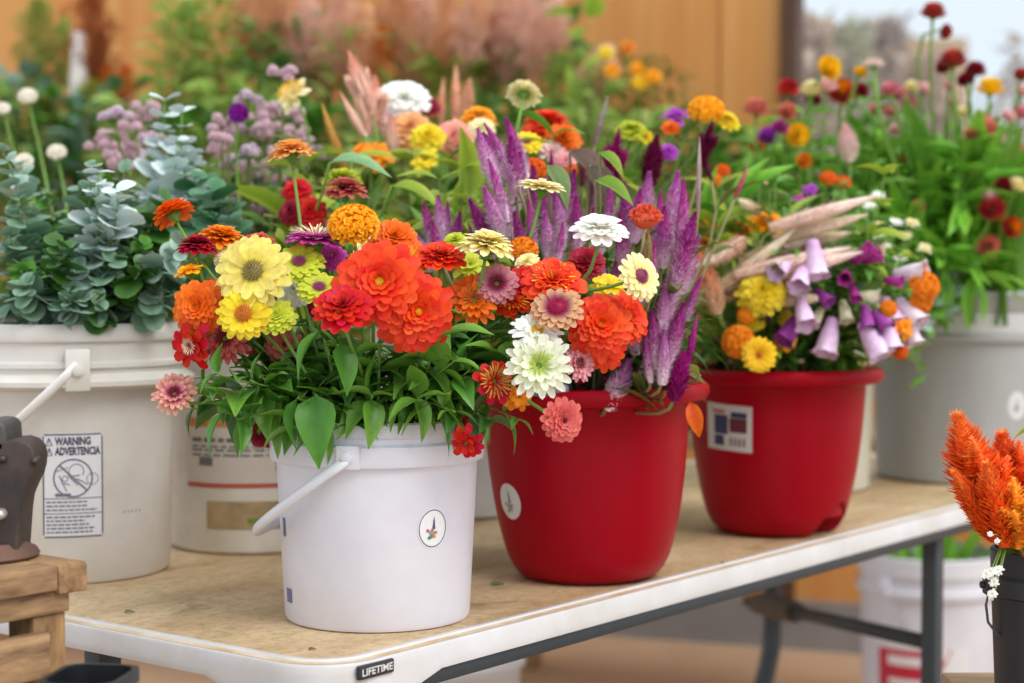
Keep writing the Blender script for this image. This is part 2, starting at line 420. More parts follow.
# ================================================================== THE SETTING
TZ = .74
def struct(name, mb, mat, sharp=None, smooth=False, parent=None, label=None, loc=(0, 0, 0), rotz=0):
    o = link(name, mb.mesh(name, mat, sharp, smooth), parent, loc); o.rotation_euler = (0, 0, rotz)
    if parent is None: o['kind'] = 'structure'
    if label: o['label'] = label
    return o
mb = MB(); box(mb, -6, 6, -1, 8.5, -.05, 0)
struct('floor', mb, plain('b8987a', .85, .18, 3, .2), label='tan dusty floor under the tables')
WR = R(-20); WO = V(.717, 5.33, 0)
def wallM(): return Matrix.Translation(WO) @ Matrix.Rotation(WR, 4, 'Z')
def plywood(name='wood_wall'):
    m, nt, b = new_mat(name)
    tc = nt.nodes.new('ShaderNodeTexCoord'); mp = nt.nodes.new('ShaderNodeMapping'); mp.inputs['Scale'].default_value = (5, 1, .5)
    nt.links.new(tc.outputs['Object'], mp.inputs[0])
    n = nt.nodes.new('ShaderNodeTexNoise'); n.inputs['Scale'].default_value = 2.2; n.inputs['Detail'].default_value = 7
    nt.links.new(mp.outputs[0], n.inputs['Vector'])
    rp = nt.nodes.new('ShaderNodeValToRGB'); e = rp.color_ramp.elements
    e[0].position = .3; e[0].color = lin('c98038'); e[1].position = .7; e[1].color = lin('dba05a')
    nt.links.new(n.outputs[0], rp.inputs[0]); nt.links.new(rp.outputs[0], b.inputs['Base Color']); b.inputs['Roughness'].default_value = .6
    return m
PLY = plywood()
CONC = plain('8f8a88', .8, .2, 6, .3); DKW = plain('5a3a24', .6, .3, 8, .2, stretch=(6, 6, 1))
mb = MB()
box(mb, -5.0, -.10, 0, .1, .148, 2.7); box(mb, -.095, .09, 0, .1, .148, 2.7)       # boards left of the post
box(mb, .09, 2.4, 0, .1, .148, 1.02); box(mb, .09, 2.4, 0, .1, 2.35, 2.7)
struct('wall_back', mb, PLY, loc=WO, rotz=WR, label='orange brown plywood wall')
mb = MB(); box(mb, -5, 2.4, -.02, .12, 0, .148)
struct('baseboard_back', mb, CONC, loc=WO, rotz=WR, label='grey concrete footing of the wooden wall')
mb = MB(); box(mb, .092, .142, -.03, .09, .15, 2.68, .004)
struct('trim_1', mb, DKW, loc=WO, rotz=WR, label='dark brown post beside the window')
mb = MB(); box(mb, .143, 2.4, -.02, .08, 1.021, 1.06); box(mb, .143, 2.4, -.02, .08, 2.31, 2.349); box(mb, 2.36, 2.4, -.02, .08, 1.06, 2.31)
wf = struct('window_1', mb, DKW, loc=WO, rotz=WR, label='wide window looking out on a dry brown field')
gm, gnt, gb = new_mat('pane'); tr_ = gnt.nodes.new('ShaderNodeBsdfTransparent'); tr_.inputs[0].default_value = (.93, .96, .97, 1)
gl_ = gnt.nodes.new('ShaderNodeBsdfGlossy'); gl_.inputs['Roughness'].default_value = .05; mx = gnt.nodes.new('ShaderNodeMixShader'); mx.inputs[0].default_value = .05
gnt.links.new(tr_.outputs[0], mx.inputs[1]); gnt.links.new(gl_.outputs[0], mx.inputs[2]); gnt.links.new(mx.outputs[0], gnt.nodes['Material Output'].inputs[0])
mb = MB(); box(mb, .15, 2.355, .03, .036, 1.062, 2.308); part('pane', mb, gm, wf, smooth=False)
# outside the window
mb = MB(); box(mb, -20, 25, 8.5, 60, -.05, -.01); struct('ground', mb, plain('a08a70', .95, .3, .6), label='dry tan ground outside the window')
def shrub(x, Y, r, h, m, label, group=None, n=420, kind='ovate', L=.12):
    g = random.Random(int(x * 100 + Y * 7)); root = empty('shrub', V(x, Y, 0), label, 'shrub', group)
    mb = MB()
    for i in range(5):
        a = g.uniform(0, 6.28); tube(mb, [V(0, 0, 0), V(math.cos(a) * r * .25, math.sin(a) * r * .25, h * .5), V(math.cos(a) * r * .5, math.sin(a) * r * .5, h * .9)], [.02, .012, .004], 5)
    part('trunk', mb, DKW, root); mb = MB()
    for i in range(n):
        a = g.uniform(0, 6.28); q = math.sqrt(g.random()) * r; z = h * (.08 + .92 * g.random() ** .8); q *= (1.15 - .75 * z / h)
        add_leaf(mb, kind, V(q * math.cos(a), q * math.sin(a), z), V(g.gauss(0, 1), g.gauss(0, 1), g.gauss(.5, .7)), L * g.uniform(.6, 1.3), 0, g)
    part('foliage', mb, m, root); return root
BRN = petal_mat('bfa492', 'd8c4b0', tr=.3); BRN2 = petal_mat('b39c90', 'ccb8ac', tr=.3); OLV = petal_mat('b4b092', 'd0ccb0', tr=.3)
for i, (x_, Y_, top, m_, lb_) in enumerate([(815, 9.0, 30, BRN, 'brown dry bush just right of the window post'), (850, 10.2, 22, OLV, 'olive grey bush between the brown bushes outside'),
        (888, 11.2, 22, BRN2, 'purplish brown bush left of the tall red strawflower'), (925, 9.1, 62, BRN, 'low brown bush behind the tall red strawflower'), (1012, 10.4, 40, BRN2, 'dry bush at the right photo edge')]):
    p = P(x_, top, Y_); shrub(p.x, Y_, .26 if i != 4 else .16, p.z, m_, lb_, n=900 if i != 4 else 120)
p = P(935, 38, 13.5); mb = MB(); box(mb, p.x - 1.4, p.x + .25, 13.5, 13.7, -.02, p.z)
tag(link('garden_fence', mb.mesh('garden_fence', plain('c9a67c', .8, .15, 3), smooth=False)), 'low tan board fence outside the window', 'fence')
p = P(955, 42, 15.0); q = P(1080, 42, 15)
root = empty('polytunnel', V(p.x, 15, 0), 'pale white polytunnel outside, right of the tan fence', 'greenhouse')
mb = MB(); W_ = 2.0; pts = [(W_ * .5 + W_ * .5 * math.cos(t), p.z * math.sin(t) ** .7) for t in [math.pi * (1 - i / 20) for i in range(21)]]
vs = [(x, 0, z) for x, z in pts] + [(x, 5, z) for x, z in pts]; fs = [(i, i + 1, 22 + i, 21 + i) for i in range(20)] + [tuple(range(21))[::-1]]
mb.add(vs, fs); part('plastic_cover', mb, plain('e8eef2', .4), root, sharp=40)
for yy in (-.02, 2.5):
    mb = MB(); tube(mb, [V(x, yy, z) for x, z in pts], .025, 6); part('hoop', mb, plain('a8adb0', .4, metal=.6), root)

# ================================================================== THE FOLDING TABLE
CX, CY = (324.7 - 512) / F * 1.729, 1.729
TR = math.atan2(.791, .6115)
table = empty('folding_table', (CX, CY, 0), 'long white plastic folding table with a stained tan top and dark steel frame', 'table', rotz=TR)
TL, TW = 2.25, .76
def rrect(x0, x1, y0, y1, r, n=10):
    out = []
    for cx, cy, a0 in ((x1 - r, y0 + r, -90), (x1 - r, y1 - r, 0), (x0 + r, y1 - r, 90), (x0 + r, y0 + r, 180)):
        for i in range(n + 1):
            a = R(a0 + 90 * i / n); out.append((cx + r * math.cos(a), cy + r * math.sin(a)))
    return out
def inset(o, x0, x1, y0, y1, r, d, n=10): return rrect(x0 + d, x1 - d, y0 + d, y1 - d, max(r - d, .005), n)
def densify(ol, step=.05):
    out = []
    for i in range(len(ol)):
        a = V(*ol[i], 0); b = V(*ol[(i + 1) % len(ol)], 0); k = max(1, int((b - a).length / step))
        out += [tuple(a.lerp(b, j / k))[:2] for j in range(k)]
    return out
RC = .075
def ring(d): return densify(rrect(0 + d, TL - d, 0 + d, TW - d, RC - d * .6 if d < .03 else RC - .018))
# rings need equal counts: build from the outer one by normals
outer = densify(rrect(0, TL, 0, TW, RC))
def norm(i):
    n = len(outer); a = V(*outer[i - 1], 0); b = V(*outer[(i + 1) % n], 0); t = (b - a).normalized(); return V(-t.y, t.x, 0)
NR = [norm(i) for i in range(len(outer))]
def ringz(d, z): return [V(*outer[i], 0) + NR[i] * d + V(0, 0, z(i) if callable(z) else z) for i in range(len(outer))]
def skirt(i):
    x, y = outer[i]; d = abs(x) + min(y, TW - y)
    return TZ - .028 - .020 * max(0, min(1, (.17 - d) / .06)) if x < .3 else TZ - .028
rings = [ringz(.012, lambda i: skirt(i) + .001), ringz(.0, lambda i: skirt(i)), ringz(-.001, lambda i: skirt(i) + .008), ringz(.0015, lambda i: TZ - .013), ringz(.0015, lambda i: TZ - .004), ringz(.003, TZ - .0014), ringz(.006, TZ - .0012), ringz(.0085, TZ - .0016), ringz(.0165, TZ - .0016), ringz(.0185, TZ + .0012), ringz(.025, TZ + .0012), ringz(.030, TZ - .0025)]
groove = [ringz(.0062, TZ - .0009), ringz(.0168, TZ - .0009)]
mb = MB(); n = len(outer); vs = [p for r_ in rings for p in r_]; fs = [(k * n + i, k * n + (i + 1) % n, (k + 1) * n + (i + 1) % n, (k + 1) * n + i) for k in range(len(rings) - 1) for i in range(n)]
mb.add(vs, fs)
box(mb, .04, TL - .04, .04, TW - .04, TZ - .027, TZ - .006)
part('tabletop', mb, plain('dcdcdf', .38, .0, 9, .05, c2='cdcac6'), table, sharp=50)
mb = MB(); mb.add(ringz(.0295, TZ - .0003) + ringz(.0295, TZ - .005), [tuple(range(n)), ] + [(i, n + i, n + (i + 1) % n, (i + 1) % n) for i in range(n)])
def stained():
    m, nt, b = new_mat('stained_top')
    tc = nt.nodes.new('ShaderNodeTexCoord')
    def nz(sc, st, det=8, ro=.6, dist=0):
        mp = nt.nodes.new('ShaderNodeMapping'); mp.inputs['Scale'].default_value = st; nt.links.new(tc.outputs['Object'], mp.inputs[0])
        q = nt.nodes.new('ShaderNodeTexNoise'); q.inputs['Scale'].default_value = sc; q.inputs['Detail'].default_value = det; q.inputs['Roughness'].default_value = ro; q.inputs['Distortion'].default_value = dist
        nt.links.new(mp.outputs[0], q.inputs['Vector']); return q
    def ramp(q, p0, c0, p1, c1):
        r_ = nt.nodes.new('ShaderNodeValToRGB'); e = r_.color_ramp.elements; e[0].position = p0; e[0].color = lin(c0); e[1].position = p1; e[1].color = lin(c1)
        nt.links.new(q.outputs[0], r_.inputs[0]); return r_
    a = ramp(nz(2.5, (1, 2.6, 1), dist=.6), .34, 'b89870', .66, 'dcc29a'); s = ramp(nz(90, (1, 1.3, 1)), .30, '98866c', .56, 'ffffff')
    d = ramp(nz(7, (1, 1.5, 1), dist=1), .28, '8f7f68', .46, 'ffffff')
    m1 = nt.nodes.new('ShaderNodeMix'); m1.data_type = 'RGBA'; m1.blend_type = 'MULTIPLY'; m1.inputs[0].default_value = .45
    m2 = nt.nodes.new('ShaderNodeMix'); m2.data_type = 'RGBA'; m2.blend_type = 'MULTIPLY'; m2.inputs[0].default_value = .55
    nt.links.new(a.outputs[0], m1.inputs[6]); nt.links.new(s.outputs[0], m1.inputs[7]); nt.links.new(m1.outputs[2], m2.inputs[6]); nt.links.new(d.outputs[0], m2.inputs[7])
    nt.links.new(m2.outputs[2], b.inputs['Base Color']); b.inputs['Roughness'].default_value = .5
    return m
STAIN = stained(); part('stained_surface', mb, STAIN, table, smooth=False)
mb = MB(); mb.add(groove[0] + groove[1], [(i, (i + 1) % n, n + (i + 1) % n, n + i) for i in range(n)]); part('dirty_groove', mb, plain('c4a072', .7, 0, 16, .1, c2='dccab0'), table, smooth=False)
STEEL = plain('3c4348', .42, .15, 30, metal=.2)
mb = MB(); box(mb, .13, TL - .09, .003, .022, TZ - .045, TZ - .0275, .003); part('frame_rail', mb, STEEL, table, sharp=30)
mb = MB(); box(mb, .13, TL - .09, TW - .034, TW - .012, TZ - .045, TZ - .0275, .003); part('frame_rail', mb, STEEL, table, sharp=30)
LX = 1.50
mb = MB(); box(mb, LX - .016, LX + .016, .026, .054, 0, TZ - .035, .004); lg = part('leg', mb, STEEL, table, sharp=40)
mb = MB(); lathe(mb, [(0, 0), (.022, 0), (.022, .025), (.019, .03)], 14, c=(LX, .04, 0)); part('foot_cap', mb, plain('1c1c1d', .6), lg)
FLX, FLY = 2.10, .68
mb = MB(); tube(mb, [V(FLX, FLY, TZ - .03), V(FLX, FLY, .50), V(FLX, FLY, .40), V(FLX + .002, FLY, .36), V(FLX - .003, FLY, .32), V(FLX - .018, FLY, .28), V(FLX - .04, FLY, .24), V(FLX - .062, FLY, .16), V(FLX - .07, FLY, 0)], .020, 10); lg = part('leg', mb, STEEL, table, sharp=40)
mb = MB(); lathe(mb, [(0, 0), (.022, 0), (.022, .025), (.019, .03)], 14, c=(FLX - .07, FLY, 0)); part('foot_cap', mb, plain('1c1c1d', .6), lg)
mb = MB(); tube(mb, [V(LX, .05, .512), V(2.03, .70, .428)], .013, 10); part('crossbar', mb, STEEL, table)
mb = MB(); tube(mb, [V(LX + .53 * .68, .05 + .65 * .68, .512 - .084 * .68), V(LX + .53 * .93, .05 + .65 * .93, .512 - .084 * .93)], .023, 8); part('hinge_sleeve', mb, plain('4a4238', .5, .2), table, sharp=30)
mb = MB(); box(mb, .085, .12, .45, .48, 0, TZ - .03, .004); part('leg', mb, STEEL, table, sharp=30)
mb = MB(); box(mb, .16, .19, .08, .11, 0, TZ - .03, .004); part('leg', mb, STEEL, table, sharp=30)
mb2 = MB(); box(mb2, 2.08, 2.11, .05, .08, 0, TZ - .03, .004); part('leg', mb2, STEEL, table, sharp=30)
def text_mesh(s, size, align='CENTER', bold=0):
    cu = bpy.data.curves.new('lettering', 'FONT'); cu.body = s; cu.size = size; cu.align_x = align; cu.align_y = 'CENTER'; cu.offset = bold; cu.resolution_u = 3
    o = bpy.data.objects.new('lettering', cu); COL.objects.link(o)
    dg = bpy.context.evaluated_depsgraph_get(); me = bpy.data.meshes.new_from_object(o.evaluated_get(dg))
    vs = [v.co.copy() for v in me.vertices]; fs = [tuple(p.vertices) for p in me.polygons]
    bpy.data.objects.remove(o); bpy.data.curves.remove(cu); bpy.data.meshes.remove(me); return vs, fs
# maker's plate on the table edge
mb = MB(); box(mb, .047, .099, -.0018, .004, TZ - .0178, TZ - .0035, .0012)
pl = part('maker_plate', mb, plain('2c2c2c', .45), table); pl['label'] = 'dark plate with white lettering'
vs, fs = text_mesh('LIFETIME', .0105, bold=.0002); sx = .046 / (max(v.x for v in vs) - min(v.x for v in vs))
mb = MB(); mb.add([V(.073 + v.x * sx, -.0022, TZ - .0108 + v.y) for v in vs], fs); part('lettering', mb, plain('dcdcdc', .5), pl, smooth=False)

# ================================================================== BUCKETS
def lathe_r(prof):
    def f(z):
        for (r0, z0), (r1, z1) in zip(prof, prof[1:]):
            if min(z0, z1) <= z <= max(z0, z1) and z0 != z1: return r0 + (r1 - r0) * (z - z0) / (z1 - z0)
        return prof[-1][0]
    return f
def wrap(mb, pts_f, rf, a0, z0, eps, ox=0, oz=0, tilt=0):
    """lay flat (x,y) geometry on a round wall at angle a0 (0 = +X), height z0"""
    vs, fs = pts_f; out = []; ct, st = math.cos(tilt), math.sin(tilt)
    for v in vs:
        x = (v[0] + ox); y = (v[1] + oz); x, y = x * ct - y * st, x * st + y * ct
        r = rf(z0 + y) + eps; a = a0 + x / r
        out.append((r * math.cos(a), r * math.sin(a), z0 + y))
    mb.add(out, fs)
def grid(x0, x1, y0, y1, nx=12, ny=4):
    vs = [(x0 + (x1 - x0) * i / nx, y0 + (y1 - y0) * j / ny) for j in range(ny + 1) for i in range(nx + 1)]
    return vs, [(j * (nx + 1) + i, j * (nx + 1) + i + 1, (j + 1) * (nx + 1) + i + 1, (j + 1) * (nx + 1) + i) for j in range(ny) for i in range(nx)]
def gline(a, b, w_, n=8):
    a = V(*a, 0); b = V(*b, 0); d = (b - a).normalized(); s = V(-d.y, d.x, 0) * w_ / 2; vs = []; fs = []
    for i in range(n + 1):
        p = a.lerp(b, i / n); vs += [p - s, p + s]
    return vs, [(2 * i, 2 * i + 2, 2 * i + 3, 2 * i + 1) for i in range(n)]
def disc(rx, ry=None, n=28, cx=0, cy=0):
    ry = ry or rx; vs = [(cx, cy)]; K = 3
    for k in range(1, K + 1):
        vs += [(cx + rx * k / K * math.cos(2 * math.pi * i / n), cy + ry * k / K * math.sin(2 * math.pi * i / n)) for i in range(n)]
    fs = [(0, 1 + i, 1 + (i + 1) % n) for i in range(n)]
    for k in range(K - 1): fs += [(1 + k * n + i, 1 + (k + 1) * n + i, 1 + (k + 1) * n + (i + 1) % n, 1 + k * n + (i + 1) % n) for i in range(n)]
    return vs, fs
def annulus(r0, r1, n=48, cx=0, cy=0, a0=0, a1=6.2832, ky=1):
    vs = []
    for i in range(n + 1):
        a = a0 + (a1 - a0) * i / n; vs += [(cx + r0 * math.cos(a), cy + ky * r0 * math.sin(a)), (cx + r1 * math.cos(a), cy + ky * r1 * math.sin(a))]
    return vs, [(2 * i, 2 * i + 1, 2 * i + 3, 2 * i + 2) for i in range(n)]
def poly(pts): return pts, [tuple(range(len(pts)))]
def shape(parent, name, flat, mat, rf, a0, z0, eps=.0006, tilt=0, label=None):
    mb = MB()
    for fl in flat: wrap(mb, fl, rf, a0, z0, eps, tilt=tilt)
    o = part(name, mb, mat, parent, smooth=False)
    if label: o['label'] = label
    return o
WP = plain('e6e6ee', .36, .0, 12, .03, c2='dcdce8'); WP2 = plain('e3e1dd', .42, 0, 7, .05, c2='cfcac0')
def bucket(name, x, Y, z0, outer_prof, label, mat, cat='bucket', wall=.003, group=None, seg=96):
    root = empty(name, (x, Y, z0), label, cat, group); mb = MB()
    top = outer_prof[-1]; inner = [(max(r - wall, 0), z) for r, z in outer_prof if z > .005]
    rf = lathe_r(outer_prof)
    body = [(0, 0), (outer_prof[0][0] - .004, 0)] + outer_prof + [(top[0] - wall, top[1])]
    nin = 6
    for i in range(nin + 1):
        z = top[1] - .006 - (top[1] - .012) * i / nin; body.append((min(rf(z), rf(z * .8)) - wall - .001, z))
    body.append((0, .006)); lathe(mb, body, seg); part('body', mb, mat, root, sharp=35); return root, rf
def ang(n_right, toward=1): return math.atan2(-toward, n_right)
def bail(root, ear_r, ear_z, axis_a, drop, reach, mat, rad=.005, flat=.6, n=40, sag=1, lift_end=0):
    """handle loop from ear to ear, hanging: reach = how far it swings out, drop = angle below horizontal"""
    ax = V(math.cos(axis_a), math.sin(axis_a), 0); side = V(ax.y, -ax.x, 0) * sag
    d = side * math.cos(drop) + V(0, 0, -math.sin(drop)); pts = []
    for i in range(n + 1):
        t = math.pi * i / n; pts.append(ax * ear_r * math.cos(t) + d * reach * math.sin(t) ** .8 + V(0, 0, ear_z))
    mb = MB(); tube(mb, pts, rad, 10, flat=flat); return part('handle', mb, mat, root)
def ear(root, r, z, a, w_, h, mat, d=.008, name='handle_ear'):
    mb = MB(); M = Matrix.Rotation(a, 4, 'Z') @ Matrix.Translation(V(r, 0, z))
    box(mb, -.004, d, -w_ / 2, w_ / 2, -h / 2, h / 2, .0015, M)
    M2 = M @ Matrix.Translation(V(d, 0, 0)) @ Matrix.Rotation(R(90), 4, 'Y'); m3 = MB(); lathe(m3, [(w_ * .24, 0), (w_ * .24, .004), (w_ * .12, .005), (0, .005)], 16)
    mb.add([M2 @ Vector(v) for v in m3.v], m3.f); return part(name, mb, mat, root, sharp=40)
# --- front white bucket
FX, FY = -.154, 2.016
prof = [(.1035, .001), (.1055, .005), (.1145, .182), (.1210, .182), (.1220, .185), (.1215, .204), (.1165, .207), (.1165, .212), (.1200, .215), (.1200, .228), (.1180, .230)]
fb, frf = bucket('flower_bucket', FX, FY, TZ, prof, 'small clean white plastic bucket of zinnias at the front of the table', WP)
def face(x, Y, pxx, cpx, r): return math.asin(max(-1, min(1, (pxx - cpx) * Y / F / r))) + math.atan2(-Y, -x)
fa = face(FX, FY, 350, 377, .122)
ear(fb, .119, .194, fa, .026, .026, WP); ear(fb, .119, .194, fa + math.pi, .026, .026, WP)
bail(fb, .127, .192, fa, R(35), .168, plain('e4e4ea', .3), .0066, .62)
# round stickers
def sticker(root, rf, a0, z0, rx, ry, tilt=0, ringed=True, spike='6a4a78', pale=False):
    s = shape(root, 'round_sticker', [disc(rx, ry)], plain('efeff2' if not pale else 'd9d9da', .4), rf, a0, z0, .0005, tilt)
    if ringed: shape(s, 'sticker_ring', [annulus(rx * .88, rx * .93, ky=ry / rx)], plain('5f5f66', .6), rf, a0, z0, .0009, tilt)
    k = rx / .018
    vs = [(-.0012 * k, -.001 * k), (.0026 * k, -.001 * k), (.0018 * k, .008 * k), (.001 * k, .0125 * k), (0, .008 * k)]
    shape(s, 'sticker_spire', [poly(vs)], plain(spike, .6), rf, a0, z0, .0009, tilt)
    for (x, y, r_, c) in ((-.0065, -.002, .0018, 'c9586a'), (-.003, -.004, .0022, 'b9909a'), (.001, -.005, .0022, 'd08a4a'), (-.002, -.008, .0024, '4f9a5a'), (.0018, -.0085, .0016, 'd88a50'), (-.0045, -.0095, .0018, '3f8a5a'), (.0035, -.0045, .0018, '9a9a8a'), (-.001, -.0015, .0016, '8a7a80')):
        if pale: c = '9a958e'
        shape(s, 'sticker_flower', [disc(r_ * k, n=10, cx=x * k, cy=y * k)], plain(c, .6), rf, a0, z0, .0010, tilt)
    return s
# sticker at (430,525): direction right of centre
sticker(fb, frf, face(FX, FY, 430, 377, .111), .113, .0195, .0225)
# printed marks at the left side of the bucket
for gr_ in (grid(-.004, .004, .098, .119), grid(-.003, .012, .024, .040)): shape(fb, 'printed_mark', [gr_], plain('6d6f96', .5), frf, face(FX, FY, 285, 377, .112), 0, .0006)
# --- big white 5 gallon bucket, left
LXc, LYc = (67 - 512) / F * 2.334, 2.334
prof = [(.128, .001), (.131, .006), (.1385, .244), (.150, .246), (.165, .251), (.1655, .257), (.156, .262), (.150, .266), (.1500, .272), (.1545, .274), (.1545, .279), (.1475, .282), (.1465, .304), (.152, .307), (.1535, .312), (.1515, .324), (.149, .328)]
lb_, lrf = bucket('flower_bucket', LXc, LYc, TZ, prof, 'big scuffed white bucket with a warning label, full of eucalyptus', WP2)
la = face(LXc, LYc, 76, 67, .16)
ear(lb_, .156, .272, la, .030, .052, WP2, .010); ear(lb_, .156, .272, la + math.pi, .030, .052, WP2, .010)
bail(lb_, .166, .279, la, R(44), .20, plain('e8e6e2', .35), .0065, .5)
def lang(pxx, r=.135): return face(LXc, LYc, pxx, 67, r)
wa = lang(71); wz = TZ * 0 + .125
INK = plain('45475a', .6); 
wl = shape(lb_, 'warning_label', [grid(-.037, .037, -.064, .067, 14, 8)], plain('dfdee2', .45), lrf, wa, wz, .0005); wl['label'] = 'printed warning label in two languages'
bd = .0016
fr = [grid(-.0355, .0355, .0645, .0645 + bd, 14, 1), grid(-.0355, .0355, -.0625 - bd, -.0625, 14, 1), grid(-.037, -.037 + bd, -.061, .063, 1, 6), grid(.037 - bd, .037, -.061, .063, 1, 6),
      grid(-.036, .036, -.0155, -.0145, 14, 1), grid(-.036, .036, -.0345, -.0335, 14, 1)]
shape(wl, 'label_border', fr, INK, lrf, wa, wz, .0009)
for txt, zz, wd in (('WARNING', .0565, .044), ('ADVERTENCIA', .0440, .056)):
    vs, fs = text_mesh(txt, .0135, bold=.0006); x0 = min(v.x for v in vs); x1 = max(v.x for v in vs); k = wd / (x1 - x0)
    shape(wl, 'lettering', [([((v.x - x0) * k - .022, v.y) for v in vs], fs)], INK, lrf, wa, wz + zz, .0009)
    shape(wl, 'warning_triangle', [gline((-.033, -.0045), (-.029, .005), .0010, 2), gline((-.029, .005), (-.025, -.0045), .0010, 2), gline((-.033, -.0045), (-.025, -.0045), .0010, 2), gline((-.029, -.002), (-.029, .003), .0009, 2)], INK, lrf, wa, wz + zz, .0009)
# prohibition drawing: ring, slash, bucket outline and a child's head and arm
pic = [annulus(.0225, .0245, 40, 0, .0105), gline((-.016, .0265), (.017, -.0055), .0022, 6),
       annulus(.0085, .0095, 24, .004, .019, -.6, 3.6), annulus(.0068, .0076, 20, .024, .009), gline((-.014, .005), (-.004, .002), .0012, 3), gline((-.017, .014), (-.008, -.006), .0012, 3), gline((-.006, .014), (.006, .001), .0012, 3),
       gline((.004, .010), (.018, .002), .0012, 3), gline((-.021, .019), (-.006, .024), .0010, 4), grid(-.022, -.003, -.0125, -.0085, 6, 1), gline((.0, .013), (.008, .014), .0014, 2), annulus(.003, .004, 12, -.010, .010)]
shape(wl, 'pictogram', pic, plain('6a6d80', .6), lrf, wa, wz, .0009)
ln = []; g = random.Random(3)
for zz in (-.0195, -.0245, -.0295, -.0385, -.0432, -.0480, -.0527, -.0575):
    x = -.033; end = g.uniform(.012, .032)
    while x < end:
        wd = g.uniform(.003, .008); ln.append(grid(x, min(x + wd, end), zz - .0011, zz + .0011, 3, 1)); x += wd + .0013
shape(wl, 'small_print', ln, plain('77798a', .6), lrf, wa, wz, .0009)
shape(lb_, 'stamped_marks', [grid(x_, x_ + .003, -.001, .002, 2, 1) for x_ in (0, .006, .012, .018, .024)], plain('b5b1ac', .6), lrf, lang(118), .088, .0006)
# --- labelled bucket behind
MX, MY = (254 - 512) / F * 2.56, 2.56
prof = [(.117, .001), (.120, .005), (.1225, .235), (.128, .237), (.128, .245), (.1235, .248), (.1235, .285), (.122, .288)]
mbk, mrf = bucket('flower_bucket', MX, MY, TZ, prof, 'white bucket with a red-lined paper label behind the front bucket', plain('e0dcd4', .45, 0, 8, .05, c2='c8bfae'))
ma = face(MX, MY, 240, 254, .12)
ml = shape(mbk, 'paper_label', [grid(-.085, .14, .098, .190, 24, 4)], plain('d0c8bd', .6, .1, 20), mrf, ma, 0, .0005)
shape(ml, 'orange_band', [grid(-.085, .10, .178, .190, 24, 1)], plain('d08a4c', .6, .2, 30), mrf, ma, 0, .0009)
shape(ml, 'red_line', [grid(-.085, .14, .094, .100, 24, 1)], plain('b8503e', .5), mrf, ma, 0, .0010)
shape(ml, 'brown_picture', [grid(-.05, .07, .036, .075, 18, 2)], plain('b39a72', .6, .3, 40), mrf, ma, 0, .0006)
shape(ml, 'green_patch', [grid(.01, .06, .044, .052, 8, 1)], plain('6c8c3c', .6), mrf, ma, 0, .0010)
ln = []
for zz, hh in ((.160, .003), (.151, .0015), (.146, .0015), (.139, .0015)):
    x = -.075
    while x < .12:
        wd = g.uniform(.008, .02); ln.append(grid(x, x + wd, zz - hh, zz + hh, 4, 1)); x += wd + .004
ln += [grid(-.062, -.040, .124, .136, 4, 1), grid(.05, .058, .118, .136, 4, 1)]
shape(ml, 'small_print', ln, plain('6c6864', .6), mrf, ma, 0, .0009)
# --- plain white bucket seen between front bucket and red pot
BX, BY = (452 - 512) / F * 2.9, 2.9
prof = [(.118, .001), (.122, .005), (.130, .25), (.138, .252), (.138, .262), (.131, .265), (.132, .30)]
bucket('flower_bucket', BX, BY, TZ, prof, 'white bucket mostly hidden between the front white bucket and first red pot', plain('cfcdd0', .45, 0, 9, c2='c2bfc0'))
# --- red pots
RED = plain('9e0018', .38, .05, 60, .10, spec=.16)
def red_pot(x, Y, label, notch, rotz=0):
    root = empty('red_planter', (x, Y, TZ), label, 'planter', 'glossy red planters')
    if notch is None: root.rotation_euler = (0, R(-1.3), 0)
    prof = [(.0, .001), (.078, .001), (.0865, .004), (.094, .012), (.102, .027), (.1075, .045), (.1135, .070), (.1190, .100), (.124, .138), (.1275, .175), (.131, .223), (.134, .2275), (.146, .227), (.153, .2295), (.1565, .236), (.1560, .2435), (.151, .249), (.143, .250), (.134, .2475), (.129, .242), (.124, .19), (.118, .12), (.100, .03), (0, .02)]
    prof = [(r * 1.022, z) for r, z in prof]; rf = lathe_r(prof[1:11])
    def fr(r, z, a):
        if notch is not None and z < .05 and r > .05 and z != .03:
            d = (a - notch + math.pi) % (2 * math.pi) - math.pi; h = .046 * max(0, 1 - (abs(d) / .42) ** 2.5)
            if z < h: return r * .62
        return r
    # extra rings near the foot so that the notch has a clean edge
    ext = []; pr = prof
    for (a, b) in zip(pr, pr[1:]):
        ext.append(a)
        if a[1] < .05 and b[1] > a[1] and a[0] > .05:
            k = 4
            for i in range(1, k): ext.append((a[0] + (b[0] - a[0]) * i / k, a[1] + (b[1] - a[1]) * i / k))
    ext.append(pr[-1])
    mb = MB(); lathe(mb, ext, 144, fr); part('body', mb, RED, root, sharp=35)
    return root, rf
R1X, R1Y = (590 - 512) / F * 2.285, 2.285
pot1, prf = red_pot(R1X, R1Y, 'nearer red planter with an oval sticker, holding purple celosia', None)
sticker(pot1, prf, face(R1X, R1Y, 515, 590, .121), .107, .022, .0185 * 1.25, tilt=R(8), ringed=False, spike='6a6a78', pale=True)
mb = MB(); M = Matrix.Translation(V(-.050, -.138, .250)); box(mb, -.024, .024, -.012, .010, -.006, .008, .004, M); part('watering_port', mb, plain('7c848c', .5), pot1)['label'] = 'small grey cap on the rim'
R2X, R2Y = (777 - 512) / F * 2.68, 2.68
pot2, _ = red_pot(R2X, R2Y, 'farther red planter with a printed square label, holding foxgloves', math.atan2(-.62, .78))
a2 = face(R2X, R2Y, 737, 780, .122)
bl = shape(pot2, 'plant_label', [grid(-.041, .038, -.034, .034, 12, 4)], plain('c9c6c2', .45), prf, a2, .165, .0006, R(-3))
